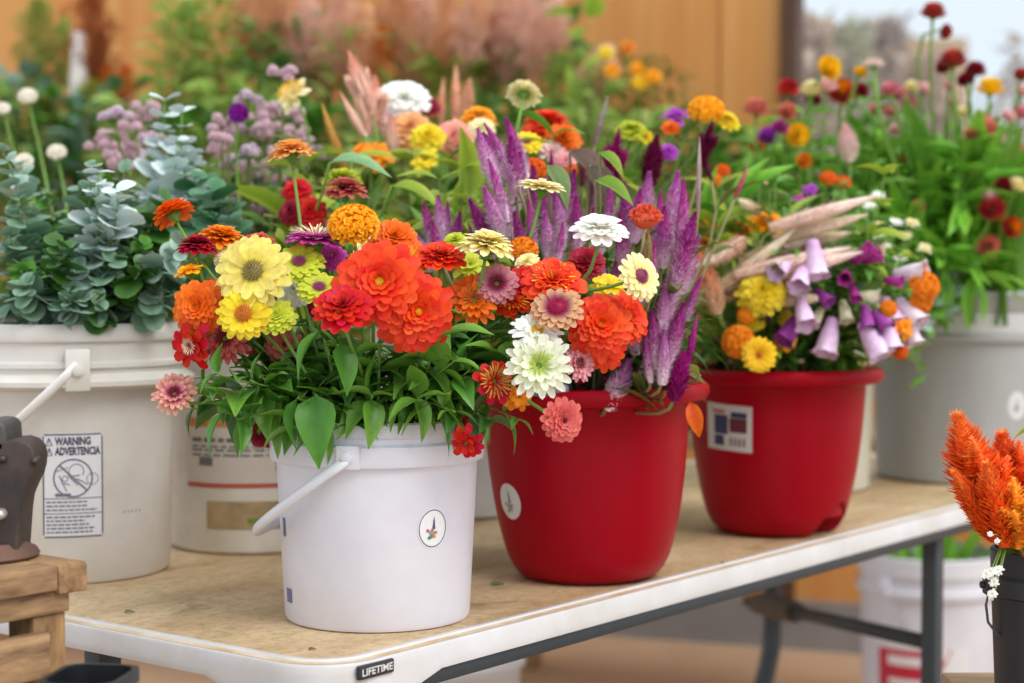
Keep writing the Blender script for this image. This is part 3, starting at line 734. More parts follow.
shape(bl, 'blue_picture', [grid(-.026, -.001, -.010, .018, 6, 2), grid(-.026, -.008, -.027, -.012, 6, 2), grid(.004, .030, .016, .024, 6, 1)], plain('33385e', .5, .3, 60), prf, a2, .165, .0010, R(-3))
shape(bl, 'dark_picture', [grid(.002, .030, -.006, .015, 6, 2)], plain('6a2a34', .5, .4, 90), prf, a2, .165, .0010, R(-3))
shape(bl, 'red_heading', [grid(-.030, -.006, .020, .026, 6, 1)], plain('b86a5c', .5), prf, a2, .165, .0010, R(-3))
shape(bl, 'small_print', [grid(.003 + .007 * i, .0065 + .007 * i, -.026, -.014, 2, 1) for i in range(4)], plain('6a6668', .5), prf, a2, .165, .0010, R(-3))
# --- grey pail right
GX, GY = (966 - 512) / F * 3.39, 3.39
prof = [(.160, .001), (.166, .006), (.1735, .262), (.182, .265), (.183, .275), (.176, .279), (.177, .318), (.180, .322), (.181, .345), (.184, .349), (.184, .354), (.180, .357)]
GREYP = plain('b0b1af', .5, 0, 5, .08, c2='9a9b99', stretch=(1, 1, .35))
gbk, grf = bucket('grey_pail', GX, GY, TZ, [(r, z) for r, z in prof], 'large grey pail of strawflowers at the right end of the table', GREYP, cat='pail')
shape(gbk, 'upper_band', [grid(-math.pi * .176, math.pi * .176, .281, .317, 60, 1)], plain('c4c4c2', .5), lambda z: grf(z), math.atan2(-1, 0), 0, .0010)
sticker(gbk, grf, face(GX, GY, 1014, 966, .17), .148, .019, .026, ringed=False, spike='8a8a90', pale=True)
# --- bucket behind pot 2
HX, HY = (802 - 512) / F * 3.22, 3.22
prof = [(.118, .001), (.122, .005), (.132, .27), (.139, .272), (.139, .285), (.133, .288), (.133, .31)]
bucket('flower_bucket', HX, HY, TZ, prof, 'pale bucket almost hidden behind the farther red planter', plain('c9c4b0', .5, .1, 10))
# --- buckets on the floor under the table
UX, UY = (932 - 512) / F * 4.3, 4.3
prof = [(.150, .001), (.155, .006), (.166, .355), (.176, .358), (.177, .372), (.168, .376), (.168, .405), (.175, .408), (.175, .45), (.172, .453)]
ub, urf = bucket('floor_bucket', UX, UY, 0, prof, 'white bucket with a red and white label on the floor under the table', plain('dddde4', .42, 0, 8, c2='d2d2da'))
ear(ub, .170, .385, R(180 + 40), .03, .04, WP, .01); ear(ub, .170, .385, R(40), .03, .04, WP, .01)
bail(ub, .182, .385, R(180 + 40), R(62), .19, plain('c9c9cc', .3, metal=.7), .003, 1, sag=-1)
ua = face(UX, UY, 893, 932, .165)
ul = shape(ub, 'bucket_label', [grid(-.03, .20, .10, .245, 16, 4)], plain('e2e0e4', .45), urf, ua, 0, .0006)
shape(ul, 'red_panel', [grid(-.03, .11, .13, .235, 10, 2), poly([(.11, .235), (.155, .24), (.13, .19), (.11, .15)])], plain('c0243c', .45), urf, ua, 0, .0012)
shape(ul, 'white_band', [grid(-.002, .10, .197, .220, 8, 1), grid(.0, .10, .150, .165, 8, 1)], plain('e6dfe2', .45), urf, ua, 0, .0018)
prof = [(.13, .001), (.135, .006), (.148, .33), (.158, .333), (.158, .345), (.150, .35), (.152, .42), (.150, .425)]
bucket('floor_bucket', (448 - 512) / F * 3.6, 3.6, 0, prof, 'white bucket on the floor below the near table edge', plain('dfdfe2', .45))
# greens poking out of the floor bucket
def grass_tuft(name, x, Y, z0, r, L, n, label, m=GGR, cat='greenery', g=None, kind='blade', lean=.5, wide=1.6):
    g = g or random.Random(int(x * 991 + Y * 37)); root = empty(name, V(x, Y, z0), label, cat); mb = MB()
    for i in range(n):
        a = g.uniform(0, 6.28); q = r * math.sqrt(g.random())
        add_leaf(mb, kind, V(q * math.cos(a), q * math.sin(a), 0), V(math.cos(a) * lean * g.random(), math.sin(a) * lean * g.random(), 1), L * g.uniform(.65, 1.1), g.uniform(-1, 1), g, wide=wide)
    part('leaves', mb, m, root); return root
grass_tuft('greens', UX, UY, .02, .06, .50, 60, 'green leaves standing in the floor bucket under the table', GGR, wide=1.5, lean=.14)
# --- wooden bench, iron clamp, black tub at lower left
bz = .8515
bp = P(88, 562, 1.72); bench = empty('wooden_bench', (bp.x, bp.y, 0), 'rough wooden bench at the lower left corner of the photo', 'bench', rotz=TR)
OAK = plain('b8946a', .68, 0, 16, .5, c2='6e5038', stretch=(1, 5, 5)); OAK2 = plain('ac8658', .68, 0, 16, .5, c2='70502f', stretch=(5, 5, 1))
mb = MB(); box(mb, -.70, -.036, .0, .32, bz - .024, bz, .002); part('top_board', mb, OAK, bench, sharp=30)
mb = MB(); box(mb, -.035, 0, .0, .32, bz - .029, bz, .003); part('end_board', mb, plain('b08a60', .68, 0, 16, .5, c2='745538', stretch=(5, 1, 5)), bench, sharp=30)
mb = MB(); box(mb, -.70, -.016, .008, .31, bz - .048, bz - .0245, .002); part('apron', mb, OAK, bench, sharp=30)
mb = MB(); box(mb, -.056, -.018, .012, .052, 0, bz - .0485, .002); part('leg', mb, OAK2, bench, sharp=30)
mb = MB(); box(mb, -.056, -.018, .265, .305, 0, bz - .0485, .002); part('leg', mb, OAK2, bench, sharp=30)
mb = MB(); box(mb, -.69, -.65, .012, .052, 0, bz - .0485, .002); part('leg', mb, OAK2, bench, sharp=30)
mb = MB(); box(mb, -.69, -.65, .265, .305, 0, bz - .0485, .002); part('leg', mb, OAK2, bench, sharp=30)
mb = MB(); box(mb, -.66, -.050, -.006, .011, bz - .105, bz - .062, .002); part('lower_rail', mb, OAK, bench, sharp=30)
mb = MB(); box(mb, -.66, -.058, .011, .30, bz - .110, bz - .104); part('shelf', mb, plain('5f4a38', .7, .3, 10), bench, smooth=False)
# weathered iron clamp standing on the bench: outline traced in px, real thickness
def outline_obj(name, pts, Y, thick, mat, label, cat, bev=.003, parent=None, ground=None):
    import bmesh
    bm = bmesh.new(); ps = [P(x, y, Y) for x, y in pts]; o0 = V(sum(p.x for p in ps) / len(ps), Y, ground if ground is not None else min(p.z for p in ps))
    vs = [bm.verts.new((p.x - o0.x, -thick / 2, p.z - o0.z)) for p in ps]; f = bm.faces.new(vs)
    r_ = bmesh.ops.extrude_face_region(bm, geom=[f]); nv = [e for e in r_['geom'] if isinstance(e, bmesh.types.BMVert)]
    for v in nv: v.co.y += thick
    bmesh.ops.recalc_face_normals(bm, faces=bm.faces[:])
    ed = [e for e in bm.edges if len(e.link_faces) == 2 and e.calc_face_angle(0) > .9]
    bmesh.ops.bevel(bm, geom=ed, offset=bev, segments=3, profile=.5, affect='EDGES')
    bm.verts.index_update(); mb = MB(); mb.add([v.co.copy() for v in bm.verts], [[v.index for v in f.verts] for f in bm.faces]); bm.free()
    return mb, o0
IRON = plain('5a4a44', .62, 0, 18, .5, c2='383230', metal=.35)
body_pts = [(-22, 440), (2, 439), (14, 438), (25, 437), (34, 440), (40, 447), (42, 456), (41, 466), (38, 476), (33, 486), (29, 496), (27, 510), (26, 525), (25, 540), (24, 552), (23, 560), (-25, 560), (-25, 500)]
mb, o0 = outline_obj('iron', body_pts, 1.74, .05, IRON, '', '', ground=bz)
iron = empty('iron_vise', o0, 'old rusty dark iron vise with a rounded jaw standing on the wooden bench', 'vise')
part('jaw', mb, IRON, iron, sharp=40)
mb, o1 = outline_obj('iron', [(-20, 421), (-2, 418), (10, 419), (14, 425), (15, 438), (14, 450), (-20, 450)], 1.745, .06, IRON, '', '', bev=.004, ground=bz); part('upper_jaw', mb, plain('62605e', .5, 0, 20, .4, c2='454240', metal=.4), iron, sharp=40, loc=o1 - o0)
mb = MB(); M = Matrix.Identity(4); lathe(mb, [(0, 0), (.055, 0), (.058, .003), (.055, .008), (.047, .012), (.044, .016), (0, .016)], 40); part('base_flange', mb, plain('7a5a4c', .6, 0, 18, .5, c2='4a3a34', metal=.3), iron, sharp=40, loc=(P(-20, 560, 1.74).x - o0.x, 0, .0005))
for (x_, y_) in ((3, 459), (35, 461)):
    mb = MB(); p = P(x_, y_, 1.715); lathe(mb, [(0, .004), (.003, .003), (.0042, 0), (.0042, -.01)], 12); o = part('bolt', mb, plain('4a423e', .5, metal=.5), iron); o.location = p - o0 + V(0, -.001, 0); o.rotation_euler = (R(90), 0, 0)
mb = MB(); p = P(1, 514, 1.712); lathe(mb, [(0, .010), (.004, .009), (.0055, .004), (.0055, -.01)], 14); o = part('bolt', mb, plain('c9c4bc', .35, metal=.6), iron); o.location = p - o0; o.rotation_euler = (R(90), 0, 0); o['label'] = 'pale bolt end'
# black tub
tb = P(80, 690, 1.50); root = empty('black_tub', (tb.x - .006, 1.56, 0), 'black plastic tub at the bottom edge below the wooden bench', 'tub', rotz=R(-8))
def rr_tub(w0, w1, h, hz):
    out = []
    for (ww, hh, z) in ((w0, h * .8, 0), (w1, h, hz - .012), (w1 + .006, h + .006, hz - .012), (w1 + .006, h + .006, hz), (w1 - .004, h - .004, hz), (w1 - .005, h - .005, hz - .06), (w0 - .01, h * .8 - .01, .01)):
        out.append([V(x, y, z) for x, y in rrect(-ww / 2, ww / 2, -hh / 2, hh / 2, .018, 5)])
    m_ = len(out[0]); mb = MB(); mb.add([p for r_ in out for p in r_], [(k * m_ + i, k * m_ + (i + 1) % m_, (k + 1) * m_ + (i + 1) % m_, (k + 1) * m_ + i) for k in range(len(out) - 1) for i in range(m_)] + [tuple(range(m_))[::-1], tuple((len(out) - 1) * m_ + i for i in range(m_))]); return mb
part('body', rr_tub(.055, .066, .08, tb.z), plain('1d1f22', .4), root, sharp=35)
# --- black bucket and wooden stool at lower right
SX, SY = (1042 - 512) / F * 2.0, 2.0
sz = .648
stool = empty('wooden_stool', (SX + .01, SY, 0), 'pale wooden stool top at the bottom right corner', 'stool')
mb = MB(); box(mb, -.088, .16, -.10, .13, sz - .03, sz, .003); part('seat', mb, plain('b99a78', .6, 0, 8, .2, c2='94765a', stretch=(1, 6, 6)), stool, sharp=30)
for a, b in ((-.07, -.08), (-.07, .11), (.14, -.08), (.14, .11)):
    mb = MB(); box(mb, a - .015, a + .015, b - .015, b + .015, 0, sz - .0305, .002); part('leg', mb, OAK2, stool, sharp=30)
prof = [(.044, .001), (.047, .004), (.052, .118), (.060, .121), (.0605, .140), (.053, .143), (.054, .170), (.052, .172)]
kb, _ = bucket('black_bucket', SX, SY, sz, prof, 'small black bucket of orange celosia at the right edge', plain('22262c', .38), seg=64)
mb = MB(); pts = [P(1001, 588, SY - .01), P(989, 591, SY - .01), P(986, 605, SY - .01), P(988, 622, SY - .012), P(997, 634, SY - .014), P(1006, 641, SY - .016)]
tube(mb, [p - V(SX, SY, sz) for p in pts], .0016, 6); part('handle', mb, plain('54585c', .4, metal=.6), kb)
ear(kb, .054, .130, math.pi, .018, .022, plain('22262c', .38), .008)
# --- back bench with dark pots
bb = empty('plant_bench', (-.2, 4.85, 0), 'long plank bench behind the table carrying the background pots', 'bench', rotz=R(-20))
mb = MB(); box(mb, -2.6, 1.40, -.30, .28, TZ - .04, TZ, .003); part('bench_top', mb, plain('8d7355', .7, .2, 8), bb, sharp=30)
for x_ in (-2.5, .17):
    mb = MB(); box(mb, x_ - .03, x_ + .03, -.28, -.22, 0, TZ - .0405); part('leg', mb, OAK2, bb, smooth=False)
    mb = MB(); box(mb, x_ - .03, x_ + .03, .22, .28, 0, TZ - .0405); part('leg', mb, OAK2, bb, smooth=False)
mb = MB(); box(mb, 1.31, 1.36, .17, .25, 0, TZ - .0405); part('leg', mb, OAK2, bb, smooth=False)
# tiny leaf scraps lying on the table
for (x_, y_, s_, lbl) in ((490, 583, .022, 'curled green leaf scrap between the front bucket and red planter'), (78, 588, .012, 'small dark leaf crumb near the wooden bench corner'), (124, 611, .014, 'green leaf crumb on the near left part of the table'), (308, 648, .010, 'tiny leaf crumb just below the front bucket'), (720, 562, .010, 'small brown crumb on the table below the farther red planter')):
    Y_ = (1.13 - TZ) * F / (y_ - 270.4); p = P(x_, y_, Y_); mb = MB()
    add_leaf(mb, 'ovate', V(0, 0, 0), V(1, .4, .02), s_, .3); tag(link('leaf_scrap', mb.mesh('leaf_scrap', plain('66704a', .6) if s_ != .010 else plain('6a4c34', .6)), None, (p.x, Y_, TZ + .0005)), lbl, 'leaf')
# PLANTS BEGIN
VF = Vessel(FX, FY, .112, TZ, .230); VL = Vessel(LXc, LYc, .143, TZ, .328); VM = Vessel(MX, MY, .12, TZ, .288); VB = Vessel(BX, BY, .126, TZ, .30)
VR1 = Vessel(R1X, R1Y, .122, TZ, .249); VR2 = Vessel(R2X, R2Y, .122, TZ, .249); VG = Vessel(GX, GY, .172, TZ, .355); VH = Vessel(HX, HY, .128, TZ, .31)
# petal colours: base -> tip
PM = {'orange': petal_mat('e05a0a', 'f47a1c'), 'redor': petal_mat('d92e0c', 'f04a20'), 'scarlet': petal_mat('cf2410', 'f2441e'), 'red': petal_mat('a80a10', 'd8141a'), 'crimson': petal_mat('800820', 'b01838'),
      'gold': petal_mat('f09a00', 'fdb91c'), 'amber': petal_mat('ee880c', 'fba428'), 'lemon': petal_mat('ecd848', 'f4e784'), 'yellow': petal_mat('eccc10', 'f6e038'), 'lime': petal_mat('b8c828', 'd6dc48'), 'cream': petal_mat('eedf9a', 'f8f0c4'),
      'paleyel': petal_mat('f6e468', 'fdf6c0'), 'white': petal_mat('f4f4dc', 'ffffff'), 'greenwhite': petal_mat('cfdc80', 'f4f6e4'), 'magenta': petal_mat('b42490', 'd650b8'), 'pinkcream': petal_mat('a02858', 'eeb49a', 'd06a88'), 'dustyrose': petal_mat('a02830', 'd06a62'),
      'mauve': petal_mat('7c1c48', 'd8909a', 'b05878'), 'zebra': petal_mat('7c2038', 'dcae80', 'a04858'), 'coral': petal_mat('c83a4a', 'e87870'), 'peach': petal_mat('e88a50', 'f6c088'), 'peachy': petal_mat('f8b048', 'fccc80'), 'pink': petal_mat('d86a88', 'f0b0b4'), 'palepink': petal_mat('eab0b4', 'f8dcd8'),
      'redorange2': petal_mat('ee6a10', 'ee4a1c'), 'orangeyel': petal_mat('f4a818', 'f06a1c'), 'coralcrest': petal_mat('d84a30', 'f0805c'), 'darkred': petal_mat('701020', '9c1c34'), 'violet': petal_mat('8a1a9a', 'b84ac0'), 'brownred': petal_mat('8e2a2a', 'c84a40'), 'papyel': petal_mat('f4bc00', 'ffdc30'), 'papor': petal_mat('d87a10', 'f0982a'),
      'purpleglobe': petal_mat('6a0878', '9a1aa4'), 'coralred': petal_mat('c02c34', 'd85450'), 'wpink': petal_mat('f4e8e0', 'f0c4c4')}
CM = {'yel': petal_mat('c89010', 'f4c820', tr=.1), 'brown': petal_mat('5a4a20', 'a8985a', tr=.1), 'orbr': petal_mat('a84a10', 'd88a30', tr=.1), 'dkred': petal_mat('5a0a18', '8c1430', tr=.1), 'green': petal_mat('9ab030', 'c8d468', tr=.1), 'purple': petal_mat('7c2a58', 'a0506c', tr=.1), 'magdome': petal_mat('8c0838', 'a81450', tr=.1), 'cream': petal_mat('e8cc9c', 'f4e4c8', tr=.1), 'mixed': petal_mat('a0401c', 'd8a850', tr=.1)}
def C(k, kind='dome', r=.26, h=.10): return (kind, CM[k], r, h)
# (x, y, radius px, facing (right, up, toward), kind, petals, centre, depth, label)
ZIN = [
 (173,213,21,(-.42,.88,-.22),'ruffled','orange',None,1.98,'orange zinnia tilted on its stem, highest at the far left of the front bouquet'),
 (197,246,19,(.05,.96,.22),'ruffled','crimson',None,1.97,'crimson zinnia seen edge-on below the far left orange zinnia'),
 (222,239,24,(.16,.97,.10),'ruffled','amber',None,2.00,'flat golden orange zinnia seen edge-on above the big yellow zinnia'),
 (189,271,16,(-.25,.9,.3),'ragged','gold',None,1.95,'small golden yellow zinnia at the left side, below the crimson one'),
 (257,245,20,(.0,.93,.3),'ruffled','coralred',None,2.03,'coral red zinnia peeking above the big yellow zinnia'),
 (254,272,35,(-.14,.22,.96),'single','lemon',C('brown','dome',.30,.12),1.90,'big pale yellow zinnia with a dark grey-green centre'),
 (228,289,16,(-.3,.2,.9),'ruffled','paleyel',None,1.93,'cream yellow zinnia tucked below left of the big yellow zinnia'),
 (226,258,13,(-.2,.6,.7),'ruffled','cream',None,1.98,'small pale cream bloom behind the left edge of the big yellow zinnia'),
 (199,307,27,(-.18,.12,.96),'ruffled','orange',C('orbr','dome',.16,.28),1.92,'full orange zinnia facing the camera at the left of the bouquet'),
 (217,295,18,(.1,.5,.8),'double','redor',None,1.97,'red-orange zinnia half hidden behind the full orange one'),
 (192,345,24,(-.5,-.15,.82),'ragged','red',C('cream','spray',.24,.16),1.91,'bright red ragged zinnia over the left bucket rim with cream stamens'),
 (225,339,25,(.0,.30,.93),'quill','dustyrose',C('dkred','spray',.30,.12),1.93,'dusty red zinnia right of the bright red ragged one'),
 (244,314,25,(.0,.18,.97),'single','yellow',C('orbr','dome',.34,.12),1.89,'bright yellow zinnia with an orange-brown centre'),
 (276,317,19,(.0,.50,.84),'double','lime',C('green','flat',.34,.14),1.90,'lime green-yellow zinnia right of the bright yellow one'),
 (284,346,18,(.2,.3,.9),'double','dustyrose',None,1.97,'dark rose zinnia shaded under the lime green zinnia'),
 (258,343,15,(0,.3,.9),'double','coralred',None,2.00,'dull red zinnia between the yellow and lime zinnias'),
 (175,394,21,(-.05,.50,.85),'quill','pinkcream',C('dkred','spray',.24,.12),1.93,'pink zinnia with cream tips hanging out left of the bucket'),
 (291,152,23,(-.12,.97,.02),'ruffled','peachy',None,2.08,'apricot zinnia seen edge-on on a long bare stem'),
 (316,240,29,(.04,.985,.12),'single','magenta',C('cream','spray',.55,.08),1.95,'flat magenta zinnia with cream frills, seen edge-on'),
 (354,230,24,(.0,.75,.66),'pompom','gold',None,1.94,'round golden pompom zinnia in the middle of the bouquet'),
 (394,240,25,(.12,.62,.78),'ruffled','orange',None,1.98,'full orange zinnia right of the golden pompom'),
 (376,248,20,(.1,.8,.5),'double','paleyel',None,2.01,'pale yellow zinnia between the golden pompom and orange zinnia'),
 (299,264,24,(.05,.72,.69),'single','lime',C('purple','flat',.28,.10),1.93,'lime zinnia with a small purple centre under the magenta one'),
 (319,289,21,(.10,.74,.66),'single','lime',C('purple','flat',.30,.10),1.91,'lower lime zinnia with a purple centre'),
 (332,257,14,(.1,.5,.85),'double','magenta',C('yel','dome',.3,.1),1.98,'small deep pink zinnia behind the stem of the golden pompom'),
 (307,251,12,(.0,.5,.8),'double','crimson',None,2.0,'small crimson zinnia below the flat magenta zinnia'),
 (294,292,17,(.0,.6,.8),'ruffled','white',None,1.96,'whitish zinnia hidden between the yellow and lime zinnias'),
 (318,303,14,(.0,.3,.9),'double','crimson',None,1.98,'dark purple-red zinnia deep in the middle of the bouquet'),
 (380,284,42,(.02,.26,.965),'double','redor',C('yel','dome',.22,.13),1.84,'biggest scarlet-orange zinnia facing the camera in the bouquet centre'),
 (415,312,39,(.28,.06,.95),'ruffled','redorange2',C('yel','dome',.11,.34),1.85,'large orange-red ruffled zinnia below right of the biggest one'),
 (343,308,29,(.0,.72,.69),'double','red',C('mixed','spray',.34,.12),1.80,'red zinnia with drooping petals left of the biggest scarlet one'),
 (407,261,23,(.1,.72,.68),'quill','orangeyel',C('yel','spray',.42,.1),1.93,'orange zinnia with a yellow heart above the twin orange zinnias'),
 (441,258,25,(.08,.86,.42),'double','scarlet',C('orbr','spray',.40,.12),1.93,'red flat zinnia with orange stamens right of the twin zinnias'),
 (487,246,28,(.14,.95,.10),'ruffled','paleyel',C('yel','spray',.35,.12),1.92,'pale lemon zinnia seen edge-on on a leaning stem'),
 (497,284,20,(.02,.42,.9),'single','mauve',C('dkred','spray',.30,.10),1.93,'mauve pink zinnia with a dark red centre'),
 (474,300,26,(-.05,.45,.88),'quill','orange',C('orbr','spray',.35,.1),1.93,'shaggy orange zinnia left of the mauve pink one'),
 (512,303,21,(.1,.72,.65),'double','redor',C('yel','spray',.5,.12),1.95,'orange zinnia with a yellow heart under the mauve pink one'),
 (523,252,14,(.1,.6,.75),'pompom','amber',None,2.02,'small round orange bloom behind the pale lemon zinnia'),
 (455,241,12,(-.1,.7,.6),'ruffled','lime',None,2.04,'small greenish yellow bloom left behind the pale lemon zinnia'),
 (470,265,17,(0,.6,.8),'ragged','lime',None,2.0,'lime yellow bloom under the pale lemon zinnia'),
 (542,187,23,(.12,.96,.14),'single','cream',C('yel','flat',.28,.08),2.02,'cream zinnia seen edge-on, tall above the purple plumes'),
 (600,231,28,(.05,.91,.38),'double','white',C('cream','flat',.24,.16),1.93,'white zinnia on a tall stem right of centre'),
 (553,283,30,(.06,.66,.74),'double','redor',C('yel','spray',.42,.12),1.90,'orange-red open zinnia with yellow stamens left under the white zinnia'),
 (524,282,19,(-.1,.6,.75),'double','red',None,1.96,'bright red zinnia behind the orange-red open one'),
 (557,309,25,(-.05,.62,.78),'single','zebra',C('magdome','dome',.36,.14),1.87,'mauve zinnia with cream tips and a domed magenta centre'),
 (600,326,32,(.10,.30,.95),'ruffled','redorange2',C('yel','dome',.16,.2),1.90,'orange-red zinnia hanging over the nearer red planter'),
 (627,318,25,(.6,.25,.75),'double','redor',None,1.96,'orange-red zinnia turned right behind the hanging one'),
 (605,350,20,(.1,-.1,.95),'double','redor',None,1.95,'orange-red zinnia lowest over the nearer red planter'),
 (639,277,23,(.60,.28,.75),'single','paleyel',C('purple','dome',.34,.12),1.90,'small yellow zinnia with a pink-brown centre on a side stem'),
 (608,286,19,(.1,.7,.6),'ragged','yellow',None,1.98,'yellow zinnia behind the side stem of the small yellow one'),
 (586,262,19,(.0,.6,.75),'ruffled','crimson',C('yel','dome',.2,.2),2.0,'deep crimson zinnia behind the white zinnia stem'),
 (527,262,12,(-.3,.7,.6),'double','paleyel',None,1.98,'small cream bloom left above the orange-red open zinnia'),
 (536,333,25,(.22,.70,.68),'quill','white',C('yel','dome',.24,.12),1.87,'small white zinnia with a yellow centre above the green-white one'),
 (539,366,32,(.02,.24,.97),'quill','greenwhite',C('green','spray',.34,.08),1.85,'green-white zinnia facing the camera at the lower right'),
 (578,364,17,(.55,.25,.8),'quill','pink',C('dkred','spray',.3,.1),1.90,'small dusty pink zinnia right of the green-white one'),
 (562,420,21,(.40,-.05,.92),'double','coral',C('dkred','dome',.14,.22),1.85,'coral pink zinnia hanging in front of the nearer red planter'),
 (494,381,22,(.45,.10,.88),'ragged','red',C('mixed','spray',.50,.10),1.88,'dark red zinnia with brown-gold stamens left of the green-white one'),
 (519,397,15,(.3,-.2,.9),'ragged','amber',None,1.90,'small orange bloom under the green-white zinnia'),
 (466,443,17,(-.15,-.35,.9),'ragged','red',None,1.88,'small red zinnia drooping over the right rim of the front bucket'),
 (463,424,10,(-.3,.3,.9),'ragged','red',None,1.92,'tiny red bloom just above the drooping red one'),
 (493,352,17,(.1,.6,.75),'ruffled','lime',None,1.98,'faded greenish bloom left of the green-white zinnia'),
 (262,432,15,(-.3,.2,.9),'ruffled','darkred',None,2.0,'dark red bloom tucked behind the left bucket rim'),
 (346,190,22,(.05,.97,.14),'ruffled','dustyrose',None,2.22,'dusty pink zinnia seen edge-on above the golden pompom'),
 (342,180,20,(.0,.95,.14),'ruffled','lime',None,2.34,'greenish yellow bloom behind the dusty pink edge-on zinnia'),
]
PXF = px
PM['coralp'] = petal_mat('ec8078', 'f8b8a8')
for i, (x, y, rp_, n, kind, pm, ce, Y, lb) in enumerate(ZIN):
    g = random.Random(100 + i); r = PXF(rp_, Y) * 1.09; hp = P(x, y, Y)
    lv = 2 if y > 250 else 1
    ves = VF if Y < 2.15 else VM
    rimp = None
    if x > 590 and y > 250: rimp = V(FX + .08, FY - .05, TZ + .30)
    if y > 330 and (x < 240 or x > 480):
        dx = -.085 if x < 300 else .092; rimp = V(FX + dx, FY - .05, TZ + .235 + (.03 if x > 480 else 0))
    o = flower('zinnia', 'flower', ves, hp, n, r, kind, PM[pm], ce, lv, leafm=(G1, G2, G3)[i % 3], g=g, label=lb, stem_r=.0022, rimp=rimp, leafL=.055)
# the stems that show
# --- green leafy stems of the front bouquet
def leafy(name, cat, ves, tip, pairs, kind, L, lm, g, t0=.45, t1=1.0, auto_=None, pxy=None, label=None, group=None, sm=None, stem_r=.0018, wide=1.0, sep=False, droop=.3, whorl=2, n=(0, 1, 0), base=None, rimp=None, tipleaf=True):
    b = base if base is not None else ves.base(tip, g); ex = rimp if rimp is not None else ves.exit(tip, g)
    root = empty(name, b, label, cat, group)
    if auto_: auto(root, auto_, pxy[0], pxy[1], cat, group)
    path = stem_path(b, ex, tip, dirv(n)); m = len(path); mb = MB()
    tube(mb, [p - b for p in path], [stem_r * (1.2 - .7 * i / m) for i in range(m)], 5); part('stem', mb, sm or GST, root)
    lb = MB()
    for i in range(pairs):
        t = t0 + (t1 - t0) * i / max(1, pairs - 1); x = t * (m - 1); k = int(min(x, m - 2)); p = path[k].lerp(path[k+1], x - k); d = (path[k+1] - path[k]).normalized()
        a0 = i * 1.4 + g.uniform(-.4, .4)
        for s in range(whorl):
            u = d.orthogonal().normalized(); u.rotate(Quaternion(d, a0 + s * 2 * math.pi / whorl))
            dd = u + d * g.uniform(.2, .7) + V(0, 0, -droop * g.random()); LL = L * g.uniform(.7, 1.15) * (1 - .35 * (t > .9))
            if sep: link('leaf', leaf_me(kind, lm), root, p - b, leaf_rot(dd, g.uniform(-.5, .5)), (LL * wide, LL, LL))
            else: add_leaf(lb, kind, p - b, dd, LL, g.uniform(-.6, .6), g, wide)
    if not sep:
        part('leaves', lb, lm, root)
    return root
g = random.Random(5)
SPR = [(200,380),(222,400),(190,410),(250,380),(238,420),(270,372),(290,400),(315,380),(335,400),(322,428),(350,372),(372,395),(395,385),(418,400),(440,385),(455,412),(470,370),(430,360),(300,350),(330,345),(365,350),(400,355),(450,335),(480,340),(500,345),(475,395),(490,420),(270,410),(215,372),(455,360),(505,320),(440,310),(310,320),(520,420),(405,420),(380,420),(350,425),(290,430)]
for i, (x, y) in enumerate(SPR):
    Y = g.uniform(1.87, 1.98) if y > 350 else g.uniform(1.9, 2.05)
    out = (-.6 if x < 260 else (.5 if x > 450 else 0), -.1 if y > 395 else .5, .5)
    tp = P(x, y, Y)
    leafy('leafy_stem', 'greenery', VF, tp, 5, 'ovate' if i % 3 else 'lance', .058 if y > 340 else .05, (G1, G2, G3, G2)[i % 4], g, .58, .98, auto_='broad-leaved green stem', pxy=(x, y), sep=True, droop=.45, n=out)
# bright leaves seen singly over the rim
for (x, y, Y, L, d, lb) in ((316, 395, 1.875, .078, (.05, -.25, -1), 'large pointed green leaf hanging over the front rim of the bucket'), (298, 398, 1.88, .055, (-.12, -.1, -1), 'narrow green leaf hanging over the rim left of the large pointed one'),
        (225, 412, 1.90, .05, (-.3, -.2, -.7), 'green leaf at the left rim of the front bucket'), (440, 338, 1.86, .062, (.9, -.35, .15), 'broad green leaf lying right under the large orange zinnia'), (322, 330, 1.85, .06, (-.45, -.3, -.8), 'pointed green leaf hanging below the lime zinnias'), (338, 345, 1.86, .055, (.25, -.2, -1), 'pointed leaf hanging under the red drooping zinnia')):
    ex = P(x, y, Y); b = VF.base(ex, g); root = empty('leaf_spray', b, lb, 'leaf'); path = stem_path(b, V(ex.x * .5 + FX * .5, ex.y * .5 + FY * .5, TZ + .235), ex, (0.3 * d[0], .6, .5) and dirv((d[0], .3, .6)))
    mb = MB(); tube(mb, [p - b for p in path], .0016, 5); part('stem', mb, GST, root); link('leaf', leaf_me('ovate', G2 if x > 400 else petal_mat('3f7a22', '5c9c34', rough=.35, tr=.25, spec=.5)), root, ex - b, leaf_rot(V(*d), .2), (L * 1.15, L, L))
